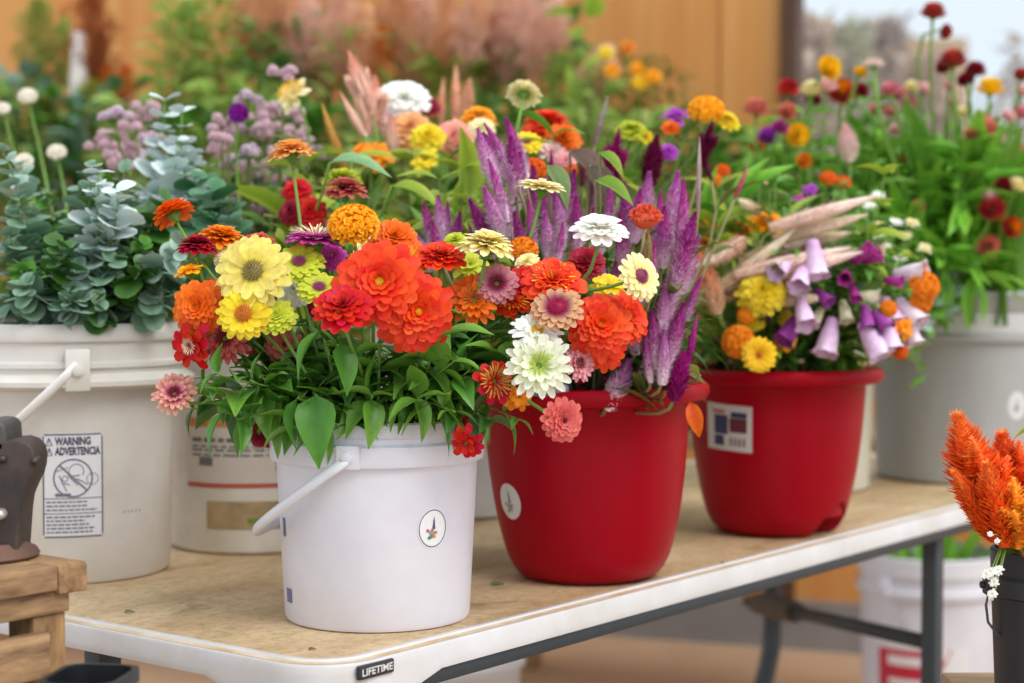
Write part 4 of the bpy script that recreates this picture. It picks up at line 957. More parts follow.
# --- purple celosia
def spike_me(kind, seed, mat):
    def f():
        mb = MB(); g = random.Random(seed * 7 + hash_s(kind)); b = g.uniform(-.08, .08); pts = [V(b * (i / 8) ** 2, 0, i / 8) for i in range(9)]
        if kind == 'wheat': spindle(mb, pts, .135, 520, g, scale=.66, core=.66)
        elif kind == 'slim': spindle(mb, pts, .10, 300, g, scale=.75, core=.6)
        elif kind == 'plume':
            spindle(mb, pts, .12, 240, g, scale=1.3, core=.5)
            for k in range(9):
                t = g.uniform(.05, .5); a = k * 2.4; u = V(math.cos(a), math.sin(a), 0); L = (.75 - t) * .8
                q = [V(0, 0, t) + u * (.10 * j / 4 + .10 * (j / 4) ** .5) + V(0, 0, L * j / 4) for j in range(5)]
                spindle(mb, q, .07, 90, g, scale=1.2, tr=(t * .5, min(1, t + L)))
        elif kind == 'grass': spindle(mb, pts, .04, 420, g, scale=.8, core=.8)
        elif kind == 'mist':
            ph = [g.uniform(0, 6.28) for _ in range(4)]
            for i in range(1500):
                t = g.random() ** .9; a = g.uniform(0, 6.28); lobe = .55 + .45 * abs(math.sin(6 * t + 2 * a + ph[0])) + .25 * math.sin(17 * t + a + ph[1]); rr = .36 * lobe * math.sin(math.pi * (.10 + .88 * t)) ** .7 * g.random() ** .6; c = V(rr * math.cos(a), rr * math.sin(a), t); d = V(math.cos(a) * .6 + g.gauss(0, .3), math.sin(a) * .6 + g.gauss(0, .3), 1).normalized(); u = d.orthogonal().normalized() * .022
                mb.add([c - u, c + d * .035 + d.cross(u) * .4, c + u, c + d * .08], [(0, 1, 3), (1, 2, 3)], [t] * 4, g.random())
            tube(mb, pts, .012, 5)
        elif kind == 'fluffy': spindle(mb, pts, .26, 700, g, scale=.78, core=.62)
        return mb.mesh('plume', mat, smooth=False)
    return cached(('sp', kind, seed, mat.name), f)
def spike(name, ves, tip, low, kind, mat, g, leaves=0, lm=None, sm=None, auto_=None, pxy=None, label=None, group=None, cat='flower', sr=.0022, lw=1.0, fat=1, leafk='lance', leafL=.07, pname='plume', merge=True):
    d = (tip - low); L = d.length; dn = d.normalized(); b = ves.base(low, g); root = empty(name, b, label, cat, group)
    if auto_: auto(root, auto_, pxy[0], pxy[1], cat, group)
    ex = ves.exit(low, g); dd = (low - ex).length
    if low.z < ex.z + .02: ex = V(ex.x, ex.y, low.z - .03) if low.z - .03 > ves.z0 + .1 else ex
    path = hermite([b, ex, low + dn * L * .1], [V(0, 0, .2), ((low - b).normalized()) * max(dd, .05), dn * max(dd, .04)], 6)
    mb = MB(); tube(mb, [p - b for p in path], sr, 5); part('stem', mb, sm or GST, root)
    link(pname, spike_me(kind, g.randint(1, 3), mat), root, low - b, dn.to_track_quat('Z', 'Y') @ Quaternion((0, 0, 1), g.uniform(0, 6)), (L * fat, L * fat, L))
    if leaves:
        lb = MB()
        for i in range(leaves):
            t = g.uniform(.55, .97); p = path[int(t * (len(path) - 1))]; a = g.uniform(0, 6.28); add_leaf(lb, leafk, p - b, V(math.cos(a), math.sin(a), g.uniform(.1, 1)), leafL * g.uniform(.6, 1.2), g.uniform(-.5, .5), g, lw)
        part('leaves', lb, lm or GOL, root)
    return root
PU = petal_mat('f4e0ec', 'ac2488', 'c46cb0', tr=.06); PU2 = petal_mat('eccce0', '981c7c', 'b44c9c', tr=.06); PUL = petal_mat('f4e4ee', 'bc58ac', 'd8a4cc', tr=.06); MAG = petal_mat('a0125a', '8c0c66', 'a81874', tr=.15); DKM = petal_mat('6a0a3c', '7c1048', tr=.15)
g = random.Random(21)
# (tip x, tip y, length px, lean px (tip minus foot), depth)
SP = [(489,121,58,-26,2.16),(541-54,131,50,-22,2.2),(507,118,62,-18,2.22),(474,130,60,-24,2.14),(493,158,66,-14,2.10),(510,136,62,-6,2.15),(520,152,60,4,2.2),(484,186,60,-22,2.08),(502,180,62,-10,2.12),(470,198,60,-26,2.1),
 (425,203,50,-10,2.2),(437,196,54,-8,2.17),(450,200,52,4,2.2),(460,212,48,8,2.15),(431,222,46,-12,2.1),(415,232,40,-16,2.15),(470,222,44,-10,2.12),
 (533,166,66,-4,2.25),(546,178,60,2,2.2),(558,190,62,-3,2.14),(529,198,58,-6,2.1),(572,170,62,6,2.25),(576,196,60,0,2.16),(546,212,52,-4,2.07),(563,222,50,6,2.07),(514,212,50,-12,2.08),
 (590,160,60,-8,2.3),(598,172,64,0,2.28),(612,180,62,4,2.22),(626,182,62,-2,2.18),(640,188,56,6,2.15),(650,172,60,8,2.28),(661,190,62,6,2.2),(620,212,58,-4,2.1),(666,205,64,4,2.15),
 (678,172,80,8,2.22),(690,180,90,12,2.16),(694,212,74,18,2.12),(688,240,60,16,2.1),(698,236,70,24,2.2),(655,240,52,4,2.1),(640,255,50,-2,2.1),(676,262,62,10,2.12),(664,285,60,2,2.1),(702,276,58,24,2.14),(682,302,62,14,2.1),(655,310,60,-2,2.1),(668,330,56,6,2.09),(645,330,54,-6,2.1),(632,300,56,-4,2.14),(592,206,50,-8,2.12),(602,262,48,-3,2.1),(616,255,52,2,2.12)]
for i, (x, y, L, lean, Y) in enumerate(SP):
    L *= .98
    tip = P(x, y, Y); low = P(x - lean, y + L, Y + g.uniform(-.01, .02))
    spike('celosia', VR1, tip, low, 'wheat' if i % 4 else 'slim', (PU, PU2, PU, PUL)[i % 4], g, 3, GOL, PUS, auto_='purple wheat celosia spike' if i % 4 != 3 else 'pale lilac celosia spike', pxy=(x, y + L / 2), group='purple celosia spikes in the nearer red planter', fat=1.25)
for (x, y, L, lean, Y, kind, m, lb) in ((620,128,64,10,2.36,'plume',MAG,'dark purple plume celosia standing above the purple spikes'),(607,140,46,-14,2.36,'slim',MAG,'dark magenta spike left of the dark purple plume'),(655,136,52,6,2.38,'fluffy',DKM,'crimson plume right of the dark purple plume'),(713,118,50,12,2.42,'plume',DKM,'dark crimson star-like plume, highest on the right'),(700,148,34,-12,2.42,'slim',DKM,'short dark crimson side spike by the star-like plume'),
        (684,352,50,10,2.10,'fluffy',petal_mat('8a1060','c0209a',tr=.15),'wide magenta celosia head low at the right rim of the nearer planter'),(697,316,52,10,2.12,'slim',petal_mat('a01478','cc3aa8',tr=.15),'bright magenta spike low right in the nearer planter'),(662,346,44,-4,2.12,'fluffy',DKM,'dark wine celosia head low in the nearer planter'),
        (632,362,48,26,2.14,'fluffy',PUL,'pale lilac fuzzy spike leaning low over the nearer planter rim'),(648,348,30,10,2.16,'slim',PUL,'short lilac spike just above the lilac fuzzy one'),(548+3,150,46,-2,2.3,'slim',MAG,'thin dark pink spike left of the dark leaves'),(584,147,40,2,2.32,'slim',petal_mat('90305a','b04a80',tr=.15),'thin dark pink spike right of the orange-red back zinnia'),(608,96,50,14,2.45,'slim',petal_mat('9a8a80','b8aca0',tr=.15),'pale grey-green spike pointing up above the dark leaves'),(700,137,76,2,2.3,'grass',petal_mat('b49a94','d0bcb4',tr=.15),'pale thin grass head beside the star-like plume'),(748,166,34,14,2.4,'slim',petal_mat('c05a68','d8808a',tr=.15),'small dusty pink spike leaning right beyond the purple ones')):
    spike('celosia', VR1, P(x, y, Y), P(x - lean, y + L, Y), kind, m, g, 2, GOL, PUS, label=lb, fat=.8 if kind == 'fluffy' else 1)
flower('cockscomb', 'flower', VR1, P(645, 222, 2.08), (0, .95, .3), px(19, 2.08), 'crest', PM['coralcrest'], None, 2, leafm=GOL, stemm=TANST, g=g, label='coral cockscomb tuft on a tan stem right of the white zinnia', leafL=.035, calyx=False)
spike('celosia', VR1, P(648, 226, 2.09), P(650, 275, 2.09), 'slim', petal_mat('a08a50', 'c09a70', tr=.15), g, 3, GL, TANST, label='tan leafy stem head right under the coral cockscomb', leafL=.03)
# dark leaves and green filler of the nearer planter
for (x, y, Y, L, d, m, lb) in ((570, 150, 2.3, .085, (.5, -.2, -.55), petal_mat('4a3a30', '6a4c3c', tr=.1), 'long dark brown-green leaf among the purple spikes'), (590, 165, 2.28, .08, (.35, -.2, -.8), petal_mat('3a3024', '5a4634', tr=.1), 'second dark brown leaf beside the long one'), (596, 180, 2.08, .055, (.75, -.3, -.45), petal_mat('5c8420', '88a834', tr=.3), 'bright olive leaf in front of the dark brown leaves'),
        (600, 152, 2.2, .045, (.6, -.2, -.6), petal_mat('5c8420', '98b034', tr=.3), 'small olive leaf left of the dark purple plume'), (548, 165, 2.12, .06, (.45, -.2, -.9), petal_mat('56703a', '7c9458', tr=.2), 'grey-green leaf above the cream edge-on zinnia'), (700, 375, 2.13, .05, (-.85, -.4, .1), petal_mat('8a9c3c', 'b0b858', tr=.3), 'pale green leaf lying on the right rim of the nearer planter')):
    ex = P(x, y, Y); b = VR1.base(ex, g); root = empty('leaf_spray', b, lb, 'leaf'); path = stem_path(b, VR1.exit(ex, g), ex, dirv((0, .9, .2))); mb = MB(); tube(mb, [p - b for p in path], .0018, 5); part('stem', mb, PUS, root)
    link('leaf', leaf_me('ovate', m), root, ex - b, leaf_rot(V(*d), .5), (L * 1.0, L, L))
for i in range(26):
    x = g.uniform(500, 705); y = g.uniform(255, 395) if i % 2 else g.uniform(210, 330); Y = g.uniform(2.16, 2.38)
    leafy('leafy_stem', 'greenery', VR1, P(x, y, Y), 6, 'lance', .075, (GOL, G3, G1, GOL)[i % 4], g, .5, 1, auto_='slender dull-green leafy stem', pxy=(x, y), sm=PUS, whorl=2)
# --- orange petal hanging from the rim of the nearer planter
ex = P(690, 402, 2.16); root = empty('orange_petal', V(ex.x, ex.y, ex.z - .03), 'pointed orange petal caught under the right rim of the nearer red planter', 'petal')
link('petal', leaf_me('lance', petal_mat('d84a10', 'f47a20', tr=.3)), root, (0, 0, .03), leaf_rot(V(.28, -.1, -1), 1.2), (.085, .045, .05))
# --- back bouquet between the pots (tall bucket behind)
BK = [(293,94,21,(-.35,.6,.6),'ragged','cream',C('yel','spray',.5,.1),2.62,'cream and apricot bloom leaning left at the top of the bouquet','M'),
 (404,99,28,(.1,.7,.6),'double','white',None,2.72,'white bloom right of the peach plume','M'),(392,122,18,(-.2,.5,.7),'double','palepink',None,2.7,'pale pink bloom under the white one by the peach plume','M'),(427,106,15,(.2,.6,.5),'double','darkred',None,2.85,'dark red bloom just right of the white back bloom','B'),
 (376,155,19,(-.2,.6,.6),'ragged','amber',None,2.55,'orange ragged bloom above the golden pompom','M'),(361,150,13,(-.4,.6,.5),'ragged','amber',None,2.6,'small orange bloom left of the orange ragged one','M'),(410,130,25,(0,.6,.75),'ruffled','peach',None,2.68,'peach orange bloom under the dark red one','B'),(428,137,19,(.0,.6,.7),'ruffled','yellow',None,2.6,'yellow bloom below the peach orange one','B'),(425,160,17,(0,.5,.8),'ragged','yellow',None,2.55,'yellow clustered bloom below the first yellow one','B'),(453,139,23,(0,.45,.85),'ruffled','coralp',C('cream','flat',.3,.1),2.66,'coral pink bloom between the yellow blooms','B'),(479,118,19,(.1,.8,.4),'ruffled','gold',C('cream','flat',.4,.2),2.6,'yellow-orange bloom above the purple spikes','B'),(482,128,14,(.1,.6,.7),'double','cream',None,2.57,'cream bloom just below the yellow-orange one','B'),
 (524,93,18,(.1,.70,-.55),'ruffled','cream',None,2.45,'pale cream scabious head seen from below on a thick stem','B'),(548,124,26,(.05,.9,.25),'ruffled','redor',None,2.5,'orange-red flat bloom at the back, right of the scabious','B'),(563,139,20,(.1,.5,.8),'ruffled','orange',None,2.46,'orange-red bloom just below the flat one at the back','B'),(533,133,13,(-.1,.5,.8),'double','redor',None,2.48,'small orange-red bloom left below the flat one','B'),(526,143,18,(0,.75,.6),'single','yellow',C('purple','flat',.3,.1),2.4,'lemon zinnia with pinkish centre behind the purple spikes','B'),
 (552,152,17,(.2,.6,.6),'quill','palepink',None,2.44,'pale pink quilled bloom under the orange-red back blooms','B'),(565,162,12,(.2,.4,.8),'double','pink',None,2.42,'small pink bloom next to the pale quilled one','B'),(533,172,14,(0,.5,.8),'pompom','orange',None,2.38,'round orange bloom low behind the purple spikes','B'),(569,172,9,(0,.5,.8),'pompom','orange',None,2.42,'tiny orange bloom between the dark leaves','B'),
 (632,131,18,(.1,.85,.3),'ruffled','lime',None,2.62,'lemon-lime bloom behind the dark purple plume','B'),(643,137,13,(.2,.8,.3),'ruffled','yellow',None,2.62,'small lemon bloom right of the lemon-lime one','B'),(676,116,15,(0,.8,.4),'ragged','violet',None,2.66,'violet bloom left of the orange marigold at the top','B'),(706,114,19,(0,.75,.5),'pompom','gold',None,2.6,'orange-yellow marigold above the star-like plume','B'),(727,121,15,(.3,.7,.4),'ruffled','yellow',None,2.62,'yellow bloom right of the top orange-yellow marigold','B'),(671,128,10,(0,.6,.6),'double','orange',None,2.62,'small orange bloom under the violet one','B'),(668,152,11,(.0,.5,.6),'double','violet',None,2.5,'purple bloom left of the thin pale grass head','B'),
 (297,190,16,(0,.6,.7),'ruffled','red',None,2.36,'bright red bloom behind the flat magenta zinnia','M'),(310,212,18,(0,.4,.8),'ruffled','red',None,2.34,'deep red bloom just above the flat magenta zinnia','M'),(291,212,15,(-.3,.4,.8),'ruffled','darkred',None,2.34,'dark red bloom left above the flat magenta zinnia','M'),(336,222,10,(0,.8,.4),'ruffled','magenta',None,2.2,'small purple bloom left above the golden pompom','M')]
g = random.Random(33)
for i, (x, y, rp_, n, kind, pm, ce, Y, lb, v) in enumerate(BK):
    flower('scabious' if 'scabious' in lb else 'cut_flower', 'flower', VM if v == 'M' else VB, P(x, y, Y), n, px(rp_, Y), kind, PM[pm], ce, 2, leafm=(G2, GL, GOL)[i % 3], g=g, label=lb, leafL=.06, merge=True, stem_r=.0026)
PCH = petal_mat('fad4c4', 'f6b4a0', 'fcdccc', tr=.06); PCH2 = petal_mat('ecb494', 'f0bc9c', tr=.06)
for (x, y, L, lean, Y, kind, fat, m, lb) in ((347,52,62,-26,2.66,'plume',1.0,PCH,'tall peach pink plume pointing up at the top left'),(375,75,56,0,2.68,'plume',1.25,PCH,'broad peach pink plume right of the tall one'),(338,93,44,-28,2.64,'slim',1,PCH,'small peach plume leaning left'),(362,70,66,-8,2.66,'plume',.9,PCH,'feathery peach plume in the middle of the group'),(391,118,44,-4,2.66,'fluffy',.6,PCH,'short peach plume under the white back bloom'),(456,64,70,0,3.0,'slim',1,PCH2,'tan-pink narrow plume behind the coral pink bloom'),(468,80,52,4,2.95,'fluffy',.6,PCH2,'tan-pink wide plume behind the coral pink bloom'),(440,78,48,-2,3.0,'slim',1.1,PCH2,'tan-pink plume left of the narrow one'),(318,105,70,-30,2.6,'slim',.9,petal_mat('c89a4c','dcae5c',tr=.2),'golden tan spike under the cream and apricot bloom'),(700,252,62,-18,2.5,'fluffy',.7,petal_mat('e8c8a4','f4a070',tr=.2),'peach and cream plume between the two planters')):
    spike('plume_celosia', VR2 if x == 700 else (VM if x < 420 else VB), P(x, y, Y), P(x - lean, y + L, Y), kind, m, g, 5, (GL, G2, GOL)[len(lb) % 3], GST, label=lb, fat=fat, leafL=.09, sr=.003)
for i in range(46):
    x = g.uniform(270, 560) if i < 34 else g.uniform(560, 720); y = g.uniform(125, 260); Y = g.uniform(2.35, 2.85)
    leafy('leafy_stem', 'greenery', VM if x < 400 else VB, P(x, y, Y), 7, 'lance', .10, (G2, GL, GOL, GL, G2)[i % 5], g, .5, 1, auto_='light green leafy stem', pxy=(x, y), whorl=2, wide=1.5, stem_r=.0025)
for (x, y, Y, L, d, lb) in ((330, 163, 2.3, .085, (1, -.2, -.15), 'long pale green leaf right of the apricot zinnia'), (392, 186, 2.3, .075, (.9, -.2, -.35), 'yellow-green oval leaf above the full orange zinnia'), (470, 195, 2.3, .09, (-.1, -.1, 1), 'lime leaf standing behind the purple spikes'), (455, 215, 2.35, .08, (.35, -.1, .9), 'blue-green leaf standing left of the lime one'), (486, 210, 2.35, .085, (-.25, -.1, 1), 'second lime leaf behind the purple spikes')):
    ex = P(x, y, Y); b = VM.base(ex, g) if x < 420 else VB.base(ex, g); root = empty('leaf_spray', b, lb, 'leaf'); path = stem_path(b, (VM if x < 420 else VB).exit(ex, g), ex, dirv((.2, .9, .2))); mb = MB(); tube(mb, [p - b for p in path], .002, 5); part('stem', mb, GST, root)
    link('leaf', leaf_me('ovate', GL if 'lime' in lb or 'yellow' in lb else petal_mat('6a9a68', '9cc08c', tr=.25)), root, ex - b, leaf_rot(V(*d), .4), (L * .9, L, L))
for (x, y, Y, lb) in ((462, 168, 2.3, 'lime leafy stem left of the first purple spikes'), (478, 205, 2.28, 'lime leafy stem low between the two purple groups'), (508, 150, 2.4, 'lime leafy stem just under the pale scabious'), (440, 180, 2.35, 'pale lime leafy stem below the yellow back blooms'), (716, 190, 2.55, 'lime leafy stem under the crimson star plume')):
    leafy('leafy_stem', 'greenery', VR2 if x > 700 else VB, P(x, y, Y), 7, 'lance', .085, GL, g, .7, 1, label=lb, whorl=2, wide=1.4)
# --- eucalyptus in the big left bucket
g = random.Random(44)
EU = [(12,300),(40,302),(70,300),(100,305),(130,300),(160,305),(20,270),(52,262),(80,270),(112,262),(142,268),(170,262),(8,235),(35,232),(66,228),(98,226),(128,232),(158,228),(184,245),(15,200),(48,198),(80,190),(112,196),(140,190),(165,200),(20,165),(92,165),(105,180),(125,172),(2,150),(150,215),(60,245),(90,245),(120,285),(50,285),(180,285),(8,325-25),(155,290)]
EU += [(30,215),(75,300),(110,240),(145,245),(100,300),(170,250),(25,285),(128,205),(180,220)]
for i, (x, y) in enumerate(EU):
    Y = g.uniform(2.16, 2.36) if y > 240 else g.uniform(2.2, 2.46)
    leafy('eucalyptus_stem', 'eucalyptus', VL, P(x, y, Y), 11, 'round', .034 if y < 280 else .031, (GEU2, GEU, GEU2, G3, GEU, GEU2, G1)[i % 7], g, .60, 1, auto_='blue-green eucalyptus stem', pxy=(x, y), group='eucalyptus stems in the big left bucket', n=((x - 70) / 160, .8, .4), sm=petal_mat('7c8c5c', '94a070', tr=.1), whorl=2)
for i, (x, y, Y, m) in enumerate([(98,172,2.22,GDM),(118,190,2.2,GDM),(165,100,2.5,GDM),(182,112,2.48,GDM),(178,140,2.46,GDM),(192,150,2.5,GDM),(205,165,2.5,GDM),(160,130,2.5,GDM)]):
    leafy('silvery_stem', 'greenery', VL, P(x, y, Y), 10, 'round', .034, m, g, .66, 1, auto_='silvery round-leaved stem', pxy=(x, y), n=(0, 1, .2), whorl=2)
for (x, y, Y, lb) in ((212,190,2.3,'dark green round-leaved sprig above the far left orange zinnia'), (228,205,2.3,'broad green round-leaved sprig right of the far left orange zinnia'), (195,178,2.4,'green round leaves under the silvery stems')):
    leafy('eucalyptus_stem', 'eucalyptus', VM, P(x, y, Y), 6, 'round', .052, petal_mat('3c6c4a', '5a8c64', tr=.15), g, .85, 1, label=lb, whorl=2)
for (x, y, Y, r_, lb) in ((28,98,2.95,9,'cream globe flower at the upper left, above the grey-green leaves'),(57,154,2.75,9,'pale cream globe flower in the left foliage'),(24,163,2.6,9,'whitish globe flower left of the pale cream one'),(22,186,2.45,10,'white bud flower low at the left photo edge'),(3,110,2.9,7,'small white flower at the left photo edge')):
    flower('globe_flower', 'flower', VL, P(x, y, Y), (0, .7, .6), px(r_ * 1.1, Y), 'pompom', petal_mat('f0e8d4', 'faf6ea') if r_ < 10 else PM['white'], None, 1, leafm=GEU2, g=g, label=lb, merge=True)
flower('globe_flower', 'flower', VM, P(238, 117, 2.55), (.2, .7, .6), px(10.5, 2.55), 'pompom', PM['purpleglobe'], None, 1, leafm=G2, g=g, label='small vivid purple globe flower above the left foliage', merge=True, stretch=1.5)
# trailing eucalyptus at the grey pail
for i, (x, y, Y, n_) in enumerate([(905,345,3.05,(-.4,-.5,.6)),(925,312,3.1,(-.2,-.5,.7)),(912,320,3.1,(-.5,-.4,.6)),(918,378,3.05,(0,-.9,.4)),(950,318,3.12,(.1,-.7,.6)),(893,318,3.1,(-.6,-.2,.5))]):
    leafy('eucalyptus_stem', 'eucalyptus', VG, P(x, y, Y), 9, 'round', .034, (GEU, GEU2)[i % 2] if i != 3 else G2, g, .55, 1, auto_='trailing blue-green eucalyptus sprig', pxy=(x, y), n=n_, whorl=2)
# --- pink ageratum clusters
def puff_me(seed, mat):
    def f():
        mb = MB(); g = random.Random(seed)
        for c in range(8):
            cx, cy, cz = (g.uniform(-1.1, 1.1), g.uniform(-.9, .9), g.uniform(-.6, .5)) if c else (0, 0, 0)
            for i in range(44):
                c_ = 1 - 1.5 * (i + .5) / 44; s_ = math.sqrt(1 - c_ * c_); a = i * 2.39996; n = V(s_ * math.cos(a), s_ * math.sin(a), c_)
                o = V(cx, cy, cz) + n * .36; u = n.orthogonal().normalized(); w_ = n.cross(u); e = .10
                mb.add([o - u * e, o + w_ * e, o + u * e, o - w_ * e, o + n * .18], [(0, 1, 4), (1, 2, 4), (2, 3, 4), (3, 0, 4)], [.3] * 4 + [1], g.random())
        return mb.mesh('flower_cluster', mat)
    return cached(('puff', seed, mat.name), f)
AG = petal_mat('cca4b4', 'f4d8e0', tr=.35); AG2 = petal_mat('c8acc0', 'ecdae4', tr=.35)
g = random.Random(55)
for i, (x, y) in enumerate([(115,112),(142,112),(135,128),(150,138),(100,140),(115,141),(140,155),(118,160),(130,150),(245,128),(262,112),(228,140),(250,150),(270,132),(285,115),(232,160),(246,172),(262,168),(280,150),(270,182),(245,195),(160,140),(222,124),(284,74),(248,96),(300,135),(255,90+38),(310,150),(292,172),(212,150),(275,205),(258,215)]):
    Y = g.uniform(2.6, 2.95); hp = P(x, y, Y); b = VM.base(hp, g); root = empty('ageratum', b); auto(root, 'dusty pink fluffy flower cluster', x, y, 'flower', 'dusty pink fluffy flowers on the left')
    path = stem_path(b, VM.exit(hp, g), hp, V(0, 0, 1)); mb = MB(); tube(mb, [p - b for p in path], .0022, 5); part('stem', mb, GOL, root); lb = MB()
    for k in range(8):
        p = path[int(g.uniform(.5, .97) * (len(path) - 1))]; a = g.uniform(0, 6.28); add_leaf(lb, 'ovate', p - b, V(math.cos(a), math.sin(a), .4), .045 * g.uniform(.7, 1.2), 0, g)
    part('leaves', lb, (G2, GOL, GEU2)[i % 3], root)
    link('flower_cluster', puff_me(i % 3, AG if i % 3 else AG2), root, hp - b, Quaternion((0, 0, 1), g.uniform(0, 6)), px(12, Y))
# --- farther red planter: foxgloves, marigolds, grasses
def bell_me(mat):
    def f():
        mb = MB(); n = 20; prof = [(.04, -.02), (.11, .0), (.17, .06), (.175, .18), (.215, .35), (.25, .55), (.265, .72), (.27, .85), (.315, .95), (.335, .97), (.25, .85), (.245, .75), (.20, .45), (.15, .2)]
        def fr(r, z, a): return r * (1 + .22 * math.cos(5 * a) * max(0, z - .8) * 4)
        vs = []; 
        lathe(mb, prof, n, fr); mb.t = [max(0, min(1, v[2])) for v in mb.v]; return mb.mesh('bell', mat)
    return cached(('bell', mat.name), f)
LIL = petal_mat('cca0cc', 'f0d4f0', tr=.06); VIO = petal_mat('80207c', 'b050b0', tr=.25); CRM = petal_mat('d4d0a0', 'f0e8cc', tr=.06); PALEL = petal_mat('d8c4d8', 'f0e0e8', tr=.06); MGT = petal_mat('981c80', 'c848a8', tr=.25)
FOX = [('lilac foxglove with pale bells at the left of the farther planter', (806,400), (812,236), [(812,240,46,(.1,-.9,.3),LIL),(806,265,40,(-.3,-.6,.6),LIL),(790,262,36,(-.5,-.3,.6),LIL),(800,300,40,(.1,-.7,.6),LIL)]),
 ('violet foxglove with dark bells beside the yellow blooms', (800,400), (800,300), [(800,315,40,(-.55,-.75,.35),VIO),(784,292,26,(-.7,-.2,.5),VIO),(815,290,26,(.5,-.5,.5),VIO),(776,305,20,(-.6,-.6,.4),VIO)]),
 ('lilac foxglove with one large bell hanging at the front rim', (845,400), (840,290), [(833,318,46,(-.25,-.92,.3),LIL),(822,308,26,(-.5,-.7,.5),CRM),(842,300,28,(.15,-.9,.4),CRM),(850,297,34,(.9,-.05,.35),CRM)]),
 ('lilac foxglove leaning right over the planter rim', (868,400), (866,290), [(862,322,48,(.42,-.85,.3),LIL),(864,305,30,(.1,-.9,.4),VIO),(872,312,30,(.5,-.6,.5),VIO),(884,318,40,(.2,-.9,.3),LIL)]),
 ('magenta foxglove buds above the cream ones', (858,400), (852,255), [(852,262,30,(.6,.5,.5),MGT),(846,272,26,(-.2,-.3,.8),MGT),(852,285,22,(.1,-.7,.6),MGT),(862,262,24,(.8,.3,.4),MGT),(884,280,22,(.8,-.1,.5),MGT)]),
 ('pale lilac foxglove at the right edge beside the orange marigold', (885,400), (896,262), [(893,275,40,(.8,.1,.5),PALEL),(898,300,42,(.45,-.6,.5),PALEL),(884,298,36,(.3,-.8,.5),LIL),(905,318,34,(.3,-.9,.3),PALEL),(882,255,24,(-.2,.6,.5),CRM)])]
g = random.Random(66)
for k, (lb, (bx, by), (tx, ty), bells) in enumerate(FOX):
    Y = 2.50 + .02 * (k % 3); tip = P(tx, ty, Y + .03); b = VR2.base(tip, g); root = empty('foxglove', b, lb, 'flower'); path = stem_path(b, VR2.exit(tip, g), tip, V(0, 0, 1)); mb = MB(); tube(mb, [p - b for p in path], .003, 6); part('stem', mb, GST, root)
    for (x, y, L, n, m) in bells:
        p = P(x, y, Y); d = dirv(n); link('bell', bell_me(m), root, p - b, d.to_track_quat('Z', 'Y'), (px(L, Y) * .88,) * 3)
        q = min(path, key=lambda a: (a - p).length); mb = MB(); tube(mb, [q - b, (q + p) / 2 - b + V(0, 0, .004), p - b], .0014, 5); part('bell_stalk', mb, GST, root)
MARI = [(762,292,26,(-.1,.5,.85),'ruffled','yellow',2.5,'big yellow bloom standing left in the farther planter'),(752,318,15,(-.2,.3,.9),'ruffled','yellow',2.52,'smaller yellow bloom below the big yellow one'),(779,283,15,(.2,.4,.9),'ruffled','yellow',2.54,'yellow bloom right behind the big yellow one'),(759,355,18,(-.05,.1,.98),'single','papyel',2.47,'yellow daisy-like bloom over the rim of the farther planter'),(739,342,17,(-.3,.2,.9),'pompom','amber',2.5,'orange marigold left of the yellow daisy-like bloom'),(746,316,9,(0,.4,.8),'pompom','amber',2.5,'small orange bud above the orange marigold'),(766,224,22,(.1,.8,.5),'ruffled','gold',2.62,'orange marigold behind the pale tan grass heads'),(737,235,13,(0,.6,.8),'pompom','orange',2.6,'orange bud left of the marigold behind the grass heads'),(728,222,10,(0,.6,.8),'pompom','yellow',2.6,'small bright yellow bloom right of the star-like plume stem'),(712,218,14,(-.2,.7,.5),'ruffled','amber',2.64,'orange bloom left of the small bright yellow one'),(723,252,14,(0,.5,.8),'pompom','gold',2.6,'golden bloom above the peach and cream plume'),(706,245,13,(0,.6,.7),'ruffled','orange',2.6,'orange bloom left of the golden one'),
 (923,287,16,(.3,.5,.8),'pompom','amber',2.52,'tall orange marigold at the right edge of the farther planter'),(919,300,14,(.5,0,.8),'pompom','amber',2.53,'orange marigold just under the tall one at the right edge'),(905,328,12,(.3,.2,.9),'ragged','amber',2.5,'orange bloom below the right edge marigolds'),(893,345,12,(.2,.1,.9),'ragged','amber',2.5,'lowest orange bloom at the right rim of the farther planter'),(888,309,9,(.2,.3,.9),'pompom','amber',2.5,'small orange bud between the pale foxglove bells'),(900,352,8,(.3,-.1,.9),'pompom','orange',2.5,'tiny orange bud at the very right rim'),(790,318,13,(0,.4,.9),'ruffled','yellow',2.55,'yellow bloom behind the violet foxglove bells'),(785,340,12,(0,.3,.9),'ruffled','gold',2.54,'golden bloom low behind the violet foxglove bells'),(828,180,9,(0,.6,.7),'pompom','orange',2.8,'small orange bloom above the tan grass heads'),(843,184,8,(0,.6,.7),'pompom','orange',2.8,'second small orange bloom above the tan grass heads'),(722,172,8,(0,.6,.7),'pompom','orange',2.7,'tiny orange bloom under the star-like plume'),(714,181,8,(0,.6,.7),'pompom','amber',2.68,'tiny golden bloom under the star-like plume'),(760,175+5,9,(0,.7,.5),'ragged','pink',2.75,'small pink bloom above the orange marigold'),(798,196,8,(0,.6,.6),'ragged','magenta',2.75,'small magenta bloom above the tan grass heads'),(810,190,9,(0,.6,.6),'ragged','violet',2.75,'small lilac bloom right of the magenta one')]
for i, (x, y, rp_, n, kind, pm, Y, lb) in enumerate(MARI):
    flower('marigold' if 'marigold' in lb else 'cut_flower', 'flower', VR2, P(x, y, Y), n, px(rp_, Y), kind, PM[pm], C('orbr', 'dome', .2, .1) if kind == 'single' else None, 2, leafm=G2, g=g, label=lb, merge=True, leafL=.05)
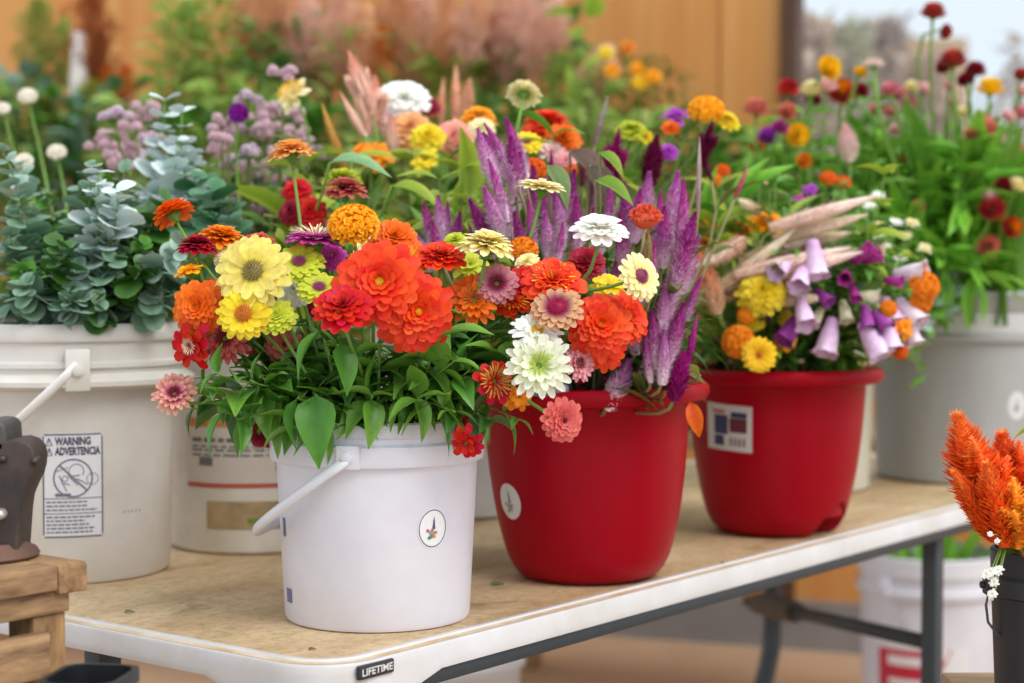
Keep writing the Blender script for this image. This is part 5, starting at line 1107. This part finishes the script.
TAN = petal_mat('e8d0b0', 'f8ead4', tr=.06); TAN2 = petal_mat('ecccb8', 'fae8de', tr=.06)
for i, (x0, y0, x1, y1) in enumerate([(770,228,878,197),(775,240,868,216),(740,262,822,233),(790,258,866,243),(770,278,862,250),(715,290,800,236),(722,300,812,250),(760,212,735,200),(745,240,700,270),(758,300,828,302),(700,300,770,262),(785,252,850,226),(735,275,850,248)]):
    Y = 2.48 + .02 * (i % 4)
    spike('grass_head', VR2, P(x1, y1, Y), P(x0, y0, Y + .03), 'grass', TAN if i % 2 else TAN2, g, 2, GL, TANST, auto_='pale tan drooping grass head', pxy=((x0 + x1) / 2, (y0 + y1) / 2), cat='grass', fat=2.1 * 110 / max(60, math.hypot(x1 - x0, y1 - y0)), leafk='blade', leafL=.14, sr=.0012, lw=2, pname='seed_head')
for i in range(34):
    x = g.uniform(700, 905); y = g.uniform(215, 345) if i > 8 else g.uniform(170, 230); Y = g.uniform(2.52, 2.85)
    leafy('leafy_stem', 'greenery', VR2, P(x, y, Y), 7, 'lance' if i % 3 else 'ovate', .065, (G2, G1, GL, G3)[i % 4], g, .5, 1, auto_='fine green leafy stem', pxy=(x, y), whorl=3, wide=1.0)
for i, (x, y) in enumerate([(870,205),(880,222),(895,222),(905,235),(885,245),(925,248),(900,258),(868,232),(878,195),(912,222)]):
    Y = 2.75 + .03 * (i % 3); leafy('leafy_stem', 'greenery', VR2, P(x, y + 8, Y), 7, 'lance', .03, G2, g, .7, 1, auto_='thin green sprig', pxy=(x, y)); 
    flower('white_flower', 'flower', VR2, P(x, y, Y), (0, .8, .5), px(8, Y), 'ragged', PM['cream'] if i % 2 else PM['white'], None, 0, g=g, auto_='small cream flower', pxy=(x, y), group='small cream flowers right of the grass heads')
for (x, y, L, d) in ((712,190,.075,(.05,0,1)),(735,190,.10,(.5,0,1)),(742,180,.10,(.8,0,.7)),(728,205,.07,(-.6,0,.6)),(700,300,.09,(.8,0,.5))):
    Y = 2.58; ex = P(x, y + 25, Y); b = VR2.base(ex, g); root = empty('leaf_spray', b); auto(root, 'bright green leaf', x, y, 'leaf'); path = stem_path(b, VR2.exit(ex, g), ex, V(0, 0, 1)); mb = MB(); tube(mb, [p - b for p in path], .002, 5); part('stem', mb, GST, root)
    link('leaf', leaf_me('ovate', GGR), root, ex - b, leaf_rot(V(*d), .6), (L * .7, L, L))
# --- strawflowers on the right
ST = [(788,91,12,(0,.75,.5),'scarletp','H'),(813,101,8,(0,.6,.7),'darkred','H'),(828,69,13,(.4,.3,.8),'papyel','H'),(842,93,14,(-.1,.45,.85),'redyel','H'),(860,92,9,(.3,.6,.5),'darkred','H'),(797,135,12,(.1,.1,.95),'papyel','H'),(804,161,8,(0,.2,.9),'papor','H'),(826,88,12,(0,.85,.3),'palepink','H'),(812,92,12,(0,.85,.3),'cream','H'),(860,73,7,(.2,.6,.6),'papyel','H'),(756,111,14,(0,.9,.2),'coralst','H'),(768,138,11,(0,.6,.6),'violet','H'),(780,128,9,(.2,.5,.6),'magenta','H'),(757,146,8,(0,.2,.9),'papor','H'),(787,112,10,(0,.4,.8),'coralst','H'),
 (933,15,13,(0,.85,.35),'brownred','G'),(944,31,8,(.5,-.3,.6),'brownred','G'),(953,63,14,(-.1,.8,.35),'brownred','G'),(945,68,9,(-.4,.5,.5),'darkred','G'),(975,72,11,(.1,.75,.4),'darkred','G'),(966,81,9,(-.3,.5,.5),'darkred','G'),(990,91,14,(0,.93,.3),'papyel','G'),
 (912,88,8,(0,.6,.6),'cream','G'),(924,90,8,(.3,.6,.6),'palepink','G'),(900,95,9,(-.3,.6,.6),'pink','G'),(890,90,9,(-.3,.6,.6),'pink','G'),(908,103,9,(0,.6,.6),'pink','G'),(890,112,8,(0,.6,.6),'pink','G'),(952,103,7,(0,.6,.6),'palepink','G'),(963,113,7,(0,.6,.6),'cream','G'),(984,131,14,(.3,.75,.4),'coralst','G'),(973,134,9,(-.4,.6,.4),'coralst','G'),(997,138,8,(.2,.6,.6),'palepink','G'),(1008,117,8,(.1,.6,.6),'palepink','G'),(985,118,8,(0,.6,.6),'palepink','G'),(1020,114,9,(.2,.6,.6),'pink','G'),(1021,76,8,(0,.6,.6),'brownred','G'),(1022,92,8,(0,.6,.6),'palepink','G'),(1021,152,9,(0,.5,.7),'pink','G'),(900,160,7,(0,.4,.8),'coralst','G'),(895,130,7,(0,.5,.7),'palepink','G'),
 (1003,186,9,(0,.3,.8),'darkred','G'),(992,209,13,(-.1,.3,.9),'coralredp','G'),(1011,227,11,(.2,.1,.95),'redyel','G'),(988,246,12,(0,-.3,.8),'coralst','G'),(1016,187,10,(.2,.7,.4),'cream','G'),(990,197,9,(0,.8,.3),'palepink','G'),(918,206,7,(0,.4,.8),'coralst','G'),(950,86,7,(0,.6,.6),'palepink','G'),(875,110,7,(0,.5,.6),'pink','G')]
SM = {'scarletp': petal_mat('d83a38', 'b8202c'), 'redyel': petal_mat('a01828', 'f0a010', 'c83020'), 'coralst': petal_mat('c86058', 'ec9c84'), 'coralredp': petal_mat('b0202c', 'c83c44')}
SN = {'scarletp': 'scarlet', 'redyel': 'red and yellow', 'coralst': 'coral', 'coralredp': 'deep red', 'papyel': 'yellow', 'papor': 'orange', 'darkred': 'dark red', 'palepink': 'pale pink', 'cream': 'cream', 'pink': 'pink', 'violet': 'violet', 'magenta': 'magenta', 'brownred': 'brownish red'}
g = random.Random(77)
for i, (x, y, rp_, n, pm, v) in enumerate(ST):
    Y = g.uniform(3.1, 3.35) if v == 'G' else g.uniform(3.0, 3.2); 
    if v == 'G' and y > 180: Y = 3.12
    flower('strawflower', 'flower', VG if v == 'G' else VH, P(x, y, Y), n, px(rp_ * 1.08, Y), 'straw', SM.get(pm) or PM[pm], None, 2, leafm=GGR, g=g, auto_=SN[pm] + ' papery strawflower', pxy=(x, y), merge=True, stem_r=.003, leafL=.045, stretch=1.7)
flower('strawflower', 'flower', VG, P(874, 65, 3.05), (.02, .97, -.1), px(12, 3.05), 'straw', PM['wpink'], None, 1, leafm=GGR, g=g, label='white strawflower on a tall pale stem just left of the grass blades', merge=True, stem_r=.004)
spike('gomphrena', VH, P(847, 124, 3.0), P(850, 162, 3.0), 'fluffy', PM['wpink'], g, 0, label='white and pink upright oval flower head below the hooked stem', fat=1.0)
# blades
for i in range(42):
    x = 880 + (i % 15) * 10 + g.uniform(-4, 4); Y = g.uniform(3.12, 3.45); r0 = g.uniform(0, .13); a = g.uniform(0, 6.28)
    b = V(GX + r0 * math.cos(a), GY + r0 * math.sin(a), TZ + .02); top = P(x, g.uniform(90, 200), Y); root = empty('blade_plant', b); auto(root, 'tuft of long green blades', x, 200, 'greenery', 'long green blades in the grey pail'); mb = MB()
    for k in range(9):
        ex = VG.exit(top, g); st = V(ex.x + g.uniform(-.03, .03), ex.y + g.uniform(-.03, .03), TZ + .30); tp = top + V(g.uniform(-.08, .08), g.uniform(-.06, .06), g.uniform(-.14, .01)); d = tp - st
        add_leaf(mb, 'blade', st - b, d + V(0, 0, .04), d.length, g.uniform(-1.5, 1.5), g, g.uniform(1.8, 3.2))
    part('leaves', mb, (GGR, G2, GGR)[i % 3], root); mb = MB(); tube(mb, [V(0, 0, 0), VG.exit(top, g) - b], .006, 5); part('stem', mb, GST, root)
for i in range(52):
    x, y = (g.uniform(740, 880), g.uniform(100, 230)) if i % 3 else (g.uniform(880, 1030), g.uniform(110, 265)); v = VH if i % 3 else VG
    leafy('leafy_stem', 'greenery', v, P(x, y, g.uniform(3.1, 3.4)), 9, 'lance', .11, (GGR, G2, GGR)[i % 3], g, .5, 1, auto_='narrow-leaved green stem', pxy=(x, y), wide=1.0)
# --- orange celosia in the black bucket
VK = Vessel(SX, SY, .045, sz, .172)
OR1 = petal_mat('f05a14', 'fc9a48', 'fa7020', tr=.06, rough=.7); OR2 = petal_mat('ea4418', 'fa8840', 'f65c1c', tr=.06, rough=.7); OR3 = petal_mat('f4a028', 'fcbc40', tr=.06, rough=.7)
for i, (x, y, x0, y0, Y, fat, m, lb) in enumerate([(952,418,992,520,1.97,.85,OR1,'orange feather plume leaning farthest left in the black bucket'),(972,436,1004,520,1.95,.8,OR1,'orange plume second from the left in the black bucket'),(1000,432,1014,530,2.0,.85,OR2,'red-orange plume in the middle behind the front ones'),(1022,442,1024,535,1.98,.9,OR2,'red-orange plume at the right photo edge'),(985,462,1006,545,1.92,.7,OR1,'short orange plume low over the left rim of the black bucket'),(1012,478,1018,548,1.92,.8,OR3,'yellow-orange plume low in front of the red-orange ones'),(955,470,994,540,1.94,.55,OR1,'small orange plume under the farthest left one'),(1040,440,1036,530,2.0,.9,OR1,'orange plume cut off by the right photo edge')]):
    spike('orange_celosia', VK, P(x, y, Y), P(x0, y0, Y + .02), 'plume' if i % 2 else 'fluffy', m, g, 3, G2, petal_mat('8a4a30', 'a8603c', tr=.1), label=lb, fat=fat * (1.7 if i % 2 else 1), leafL=.04, leafk='ovate')
ex = P(1016, 432, 1.97); root = empty('leaf_spray', VK.base(ex, g), 'yellow-green leaf above the orange plumes at the right edge', 'leaf'); b = root.location.copy(); mb = MB(); tube(mb, [V(0, 0, 0), V(ex.x - b.x + .02, ex.y - b.y, ex.z - b.z - .02), P(1040, 428, 1.97) - b], .0016, 5); part('stem', mb, GST, root); link('leaf', leaf_me('ovate', GL), root, P(1040, 428, 1.97) - b, leaf_rot(V(-1, 0, -.35), .6), (.03, .034, .03))
for i, (x, y) in enumerate([(990,572),(994,582),(998,570),(986,574),(992,594),(990,528+6),(997,541)]):
    Y = 1.90; hp = P(x, y, Y); flower('white_flower', 'flower', VK, hp, (-.5, .3, .8), px(6 if i < 5 else 3.5, Y), 'ragged', PM['white'], None, 0, g=g, auto_='tiny white flower beside the black bucket', pxy=(x, y), calyx=False, stem_r=.0009, group='tiny white flowers hanging by the black bucket', rimp=V(SX - .045, SY - .035, sz + .182))
# ================================================================== BACKGROUND PLANTS on the rear bench
POTM = plain('4a4a48', .6)
def bench_pos(xp, back=0):
    """point of the bench top under pixel column xp"""
    k = (xp - 512) / F; Y = (4.85 - .364 * .2 - 0) / (1 + .364 * k) + back; return V(k * Y, Y, TZ + .001)
def far_plant(name, x, top, spread, kind, L, m, n, label, back=0, dn=None, g=None, extra=None, cat='plant', sm=None):
    g = g or random.Random(int(x * 3 + top)); b = bench_pos(x, back); Y = b.y; tp = P(x, top, Y); h = tp.z - b.z; r = px(spread, Y)
    root = empty(name, b, label, cat); mb = MB(); lathe(mb, [(0, 0), (.05, 0), (.065, .12), (.07, .12), (.07, .135), (.06, .135), (.055, .02), (0, .02)], 20); part('pot', mb, POTM, root)
    mb = MB()
    for i in range(6):
        a = g.uniform(0, 6.28); q = r * .6 * g.random(); tube(mb, [V(0, 0, .02), V(q * .3 * math.cos(a), q * .3 * math.sin(a), h * .5), V(q * math.cos(a), q * math.sin(a), h * g.uniform(.8, .97))], .004, 5)
    part('stem', mb, sm or GOL, root); mb = MB(); low = px(dn, Y) if dn else h - .16
    for i in range(n):
        a = g.uniform(0, 6.28); t = g.random(); q = r * math.sqrt(g.random()) * (.35 + .65 * min(1, t * 1.6 + .1)); z = h - t * low
        add_leaf(mb, kind, V(q * math.cos(a), q * math.sin(a) * .8, z), V(math.cos(a) + g.gauss(0, .3), math.sin(a) + g.gauss(0, .3), g.uniform(-.2, 1.1)), L * g.uniform(.6, 1.2), g.uniform(-.8, .8), g, 1.0 if kind != 'blade' else 2)
    part('leaves', mb, m, root)
    if extra:
        for (ex_, ey_, L_, w_, mm, kk) in extra:
            L_ *= 1.45; t_ = P(ex_, ey_, Y); lo = P(x + (ex_ - x) * .8, ey_ + L_, Y); d = t_ - lo; s = d.length
            mb = MB(); tube(mb, [V(0, 0, .05), lo - b], .004, 5); part('stem', mb, sm or GOL, root)
            link('plume', spike_me(kk, g.randint(1, 3), mm), root, lo - b, d.normalized().to_track_quat('Z', 'Y'), (s * w_, s * w_, s))
    return root
BR1 = petal_mat('cc9064', 'ecbc94', tr=.06); BR2 = petal_mat('d49c88', 'f0c8b4', tr=.06); RUST = petal_mat('7c3c1c', 'a8582c', tr=.2); ORR = petal_mat('b8581c', 'd87828', tr=.2); FGR = petal_mat('86a450', 'b6d070', tr=.4); FDG = petal_mat('567a3a', '7ca054', tr=.3); FTE = petal_mat('587868', '80a090', tr=.15); FOL = petal_mat('8a8428', 'b0a83c', tr=.25)
FP = [(22,70,42,'round',.05,FTE,260,'blue-green bushy plant at the upper left corner',.0,[]),
 (38,50,22,'lance',.07,FGR,90,'green plant with a tall narrow plume before the orange wall',.15,[(38,2,60,.9,petal_mat('6c7c34','98a048',tr=.2),'mist')]),
 (92,70,18,'lance',.07,FGR,60,'plant with a tall rust brown plume before the orange wall',.12,[(92,-12,74,.75,RUST,'mist'),(100,30,44,.5,RUST,'mist')]),
 (62,100,34,'ovate',.07,FOL,200,'olive yellow leafy plant below the white tube',-.1,[]),(100,88,30,'ovate',.07,FOL,190,'yellow-green leafy plant right below the white tube',-.1,[]),
 (125,84,30,'ovate',.10,petal_mat('487444','689460',tr=.2),46,'broad-leaved green plant right of the olive yellow one',-.12,[]),(117,88,22,'lance',.07,FGR,60,'plant with orange tufts at the wall foot',.1,[(108,68,34,.9,ORR,'mist'),(126,66,30,.9,ORR,'mist')]),
 (56,62,16,'lance',.08,FGR,50,'thin green plant left of the rust brown plume',.2,[(64,18,50,.5,FGR,'mist')]),
 (182,6,34,'lance',.08,FGR,460,'feathery green plant left of the brown-pink plumes',0,[]),(212,-6,38,'lance',.08,FGR,480,'taller feathery green plant with fine leaves',.12,[(194,60,34,.8,RUST,'mist')]),
 (232,30,30,'ovate',.09,petal_mat('7c9c3c','a0bc50',tr=.3),60,'plant with yellow-green upright leaves left of the dark green one',-.1,[]),(262,30,34,'ovate',.08,FDG,200,'dark green leafy plant before the pink plumes',-.02,[]),
 (300,20,34,'lance',.08,FDG,160,'dark plant with pink-brown plumes, leftmost of the brown-pink row',.1,[(282,-14,60,.7,BR1,'mist'),(306,0,60,.8,BR2,'mist'),(324,22,50,.8,BR1,'mist'),(262,-8,44,.8,BR1,'mist')]),
 (350,30,34,'lance',.08,FGR,160,'plant with rosy brown plumes behind the peach plume',0,[(340,-8,56,.8,BR2,'mist'),(362,6,54,.8,BR1,'mist'),(380,28,40,.9,ORR,'mist')]),
 (400,40,36,'lance',.08,FGR,190,'green plant with orange-brown plumes left of photo top centre',.1,[(396,-16,56,.8,BR1,'mist'),(414,14,50,.8,BR1,'mist'),(430,-14,44,.8,BR2,'mist')]),
 (450,52,36,'lance',.08,petal_mat('5c7430','8c9c40',tr=.25),200,'olive green plant with brown plumes near photo top centre',-.05,[(446,-6,50,.8,BR1,'mist'),(468,6,46,.9,BR2,'mist'),(478,-20,46,.8,BR1,'mist')]),
 (500,50,36,'lance',.08,petal_mat('56702c','84943c',tr=.25),200,'olive plant with pink-brown plumes above the pale scabious',.08,[(496,-4,50,.9,BR2,'mist'),(516,10,50,.9,BR2,'mist'),(528,-18,46,.8,BR2,'mist')]),
 (540,60,34,'lance',.08,FGR,180,'green plant with rosy plumes right of the pale scabious',0,[(540,14,44,1.0,BR2,'mist'),(556,-4,40,.8,BR2,'mist')]),
 (582,14,24,'ovate',.12,petal_mat('7ca030','b0c850',tr=.35),26,'plant with big bright lime leaves before the wall',-.1,[]),(575,60,34,'lance',.08,FGR,150,'green plant with a pink-brown plume right of the lime leaves',.05,[(606,46,40,.9,BR2,'mist'),(592,60,36,.9,BR2,'mist')]),
 (275,-6,30,'lance',.08,FGR,120,'plant with pale brown plumes, left part of the brown-pink row',.2,[(250,-20,50,.8,BR1,'mist'),(286,10,54,.9,BR2,'mist'),(240,10,40,.9,BR1,'mist')]),
 (330,10,30,'lance',.08,FDG,90,'plant with broad rosy plumes between the tall brown-pink ones',.22,[(330,-24,60,.9,BR1,'mist'),(352,34,44,1.,BR1,'mist'),(312,30,44,1.,BR2,'mist')]),
 (425,20,30,'lance',.08,FGR,90,'plant with orange-pink plumes at photo top centre',.2,[(425,10,60,.9,BR1,'mist'),(405,-20,60,.9,BR2,'mist'),(445,24,50,.9,ORR,'mist')]),
 (490,20,30,'lance',.08,FGR,90,'plant with dense rosy plumes right of photo top centre',.2,[(500,-22,60,.9,BR1,'mist'),(482,16,54,.9,BR2,'mist'),(518,24,50,1.,BR2,'mist'),(536,0,50,.9,BR1,'mist')]),
 (560,-10,30,'ovate',.09,FDG,80,'dark green plant reaching over the photo top',.18,[]),
 (632,62,32,'lance',.06,petal_mat('6c6428','908838',tr=.25),190,'brownish olive plant with yellow flowers before the wooden wall',-.05,[]),(672,66,34,'lance',.06,petal_mat('786c34','9c9048',tr=.25),150,'thin olive brown plant before the wooden wall panels',.05,[]),(600,84,30,'ovate',.07,FGR,130,'green leafy plant below the lime leaves',-.12,[])]
for (x, top, sp, k, L, m, n, lb, back, extra) in FP:
    far_plant('potted_plant', x, top, sp, k, L, m, n, lb, back=back * .8, extra=extra)
for i, x in enumerate([-10, 30, 60, 95, 130, 165, 195, 225, 255, 285, 310, 365, 420, 475, 530, 585, 640, 690, 730, 765]):
    rt = far_plant('potted_plant', x, (84 if x < 300 else 100) + (i * 37) % 32, 42, 'lance' if i % 2 else 'ovate', .08, (FGR, FDG, G1, FTE if x < 200 else FGR)[i % 4], 230, None, back=-.20, dn=260); auto(rt, 'low green filler plant', x, 150, 'plant')
for (x, y, r_, m) in ((653,76,9,'gold'),(637,68,8,'gold'),(612,70,9,'gold'),(628,47,8,'papor'),(640,82,9,'papyel'),(606,52,8,'yellow')):
    b = bench_pos(x - 3, -.1); hp = P(x, y, b.y); flower('yellow_flower', 'flower', None, hp, (0, .5, .8), px(r_, b.y), 'ruffled', PM[m], None, 1, leafm=FOL, g=g, auto_='blurred yellow flower', pxy=(x, y), merge=True, base=b + V(0, 0, .02), rimp=b + V(0, 0, .2), stem_r=.003)
# white tube and rusty stems near the wall
p = P(81, 36, 4.9); b = bench_pos(81, .06); root = empty('white_tube', b, 'blurred white plastic tube standing in front of the orange wall', 'tube'); mb = MB(); h = P(81, 32, b.y).z - b.z; lathe(mb, [(0, 0), (.028, 0), (.028, h - .14), (.022, h - .10), (.020, h - .01), (.018, h), (.014, h), (.014, h - .05), (0, h - .05)], 24); part('body', mb, plain('e4dcd8', .5), root, sharp=40)
mb = MB(); lathe(mb, [(.0285, h * .55), (.0295, h * .55), (.0295, h * .62), (.0285, h * .62)], 24); part('tube_band', mb, plain('c8b8b4', .5), root)
# PLANTS END
settle_labels()
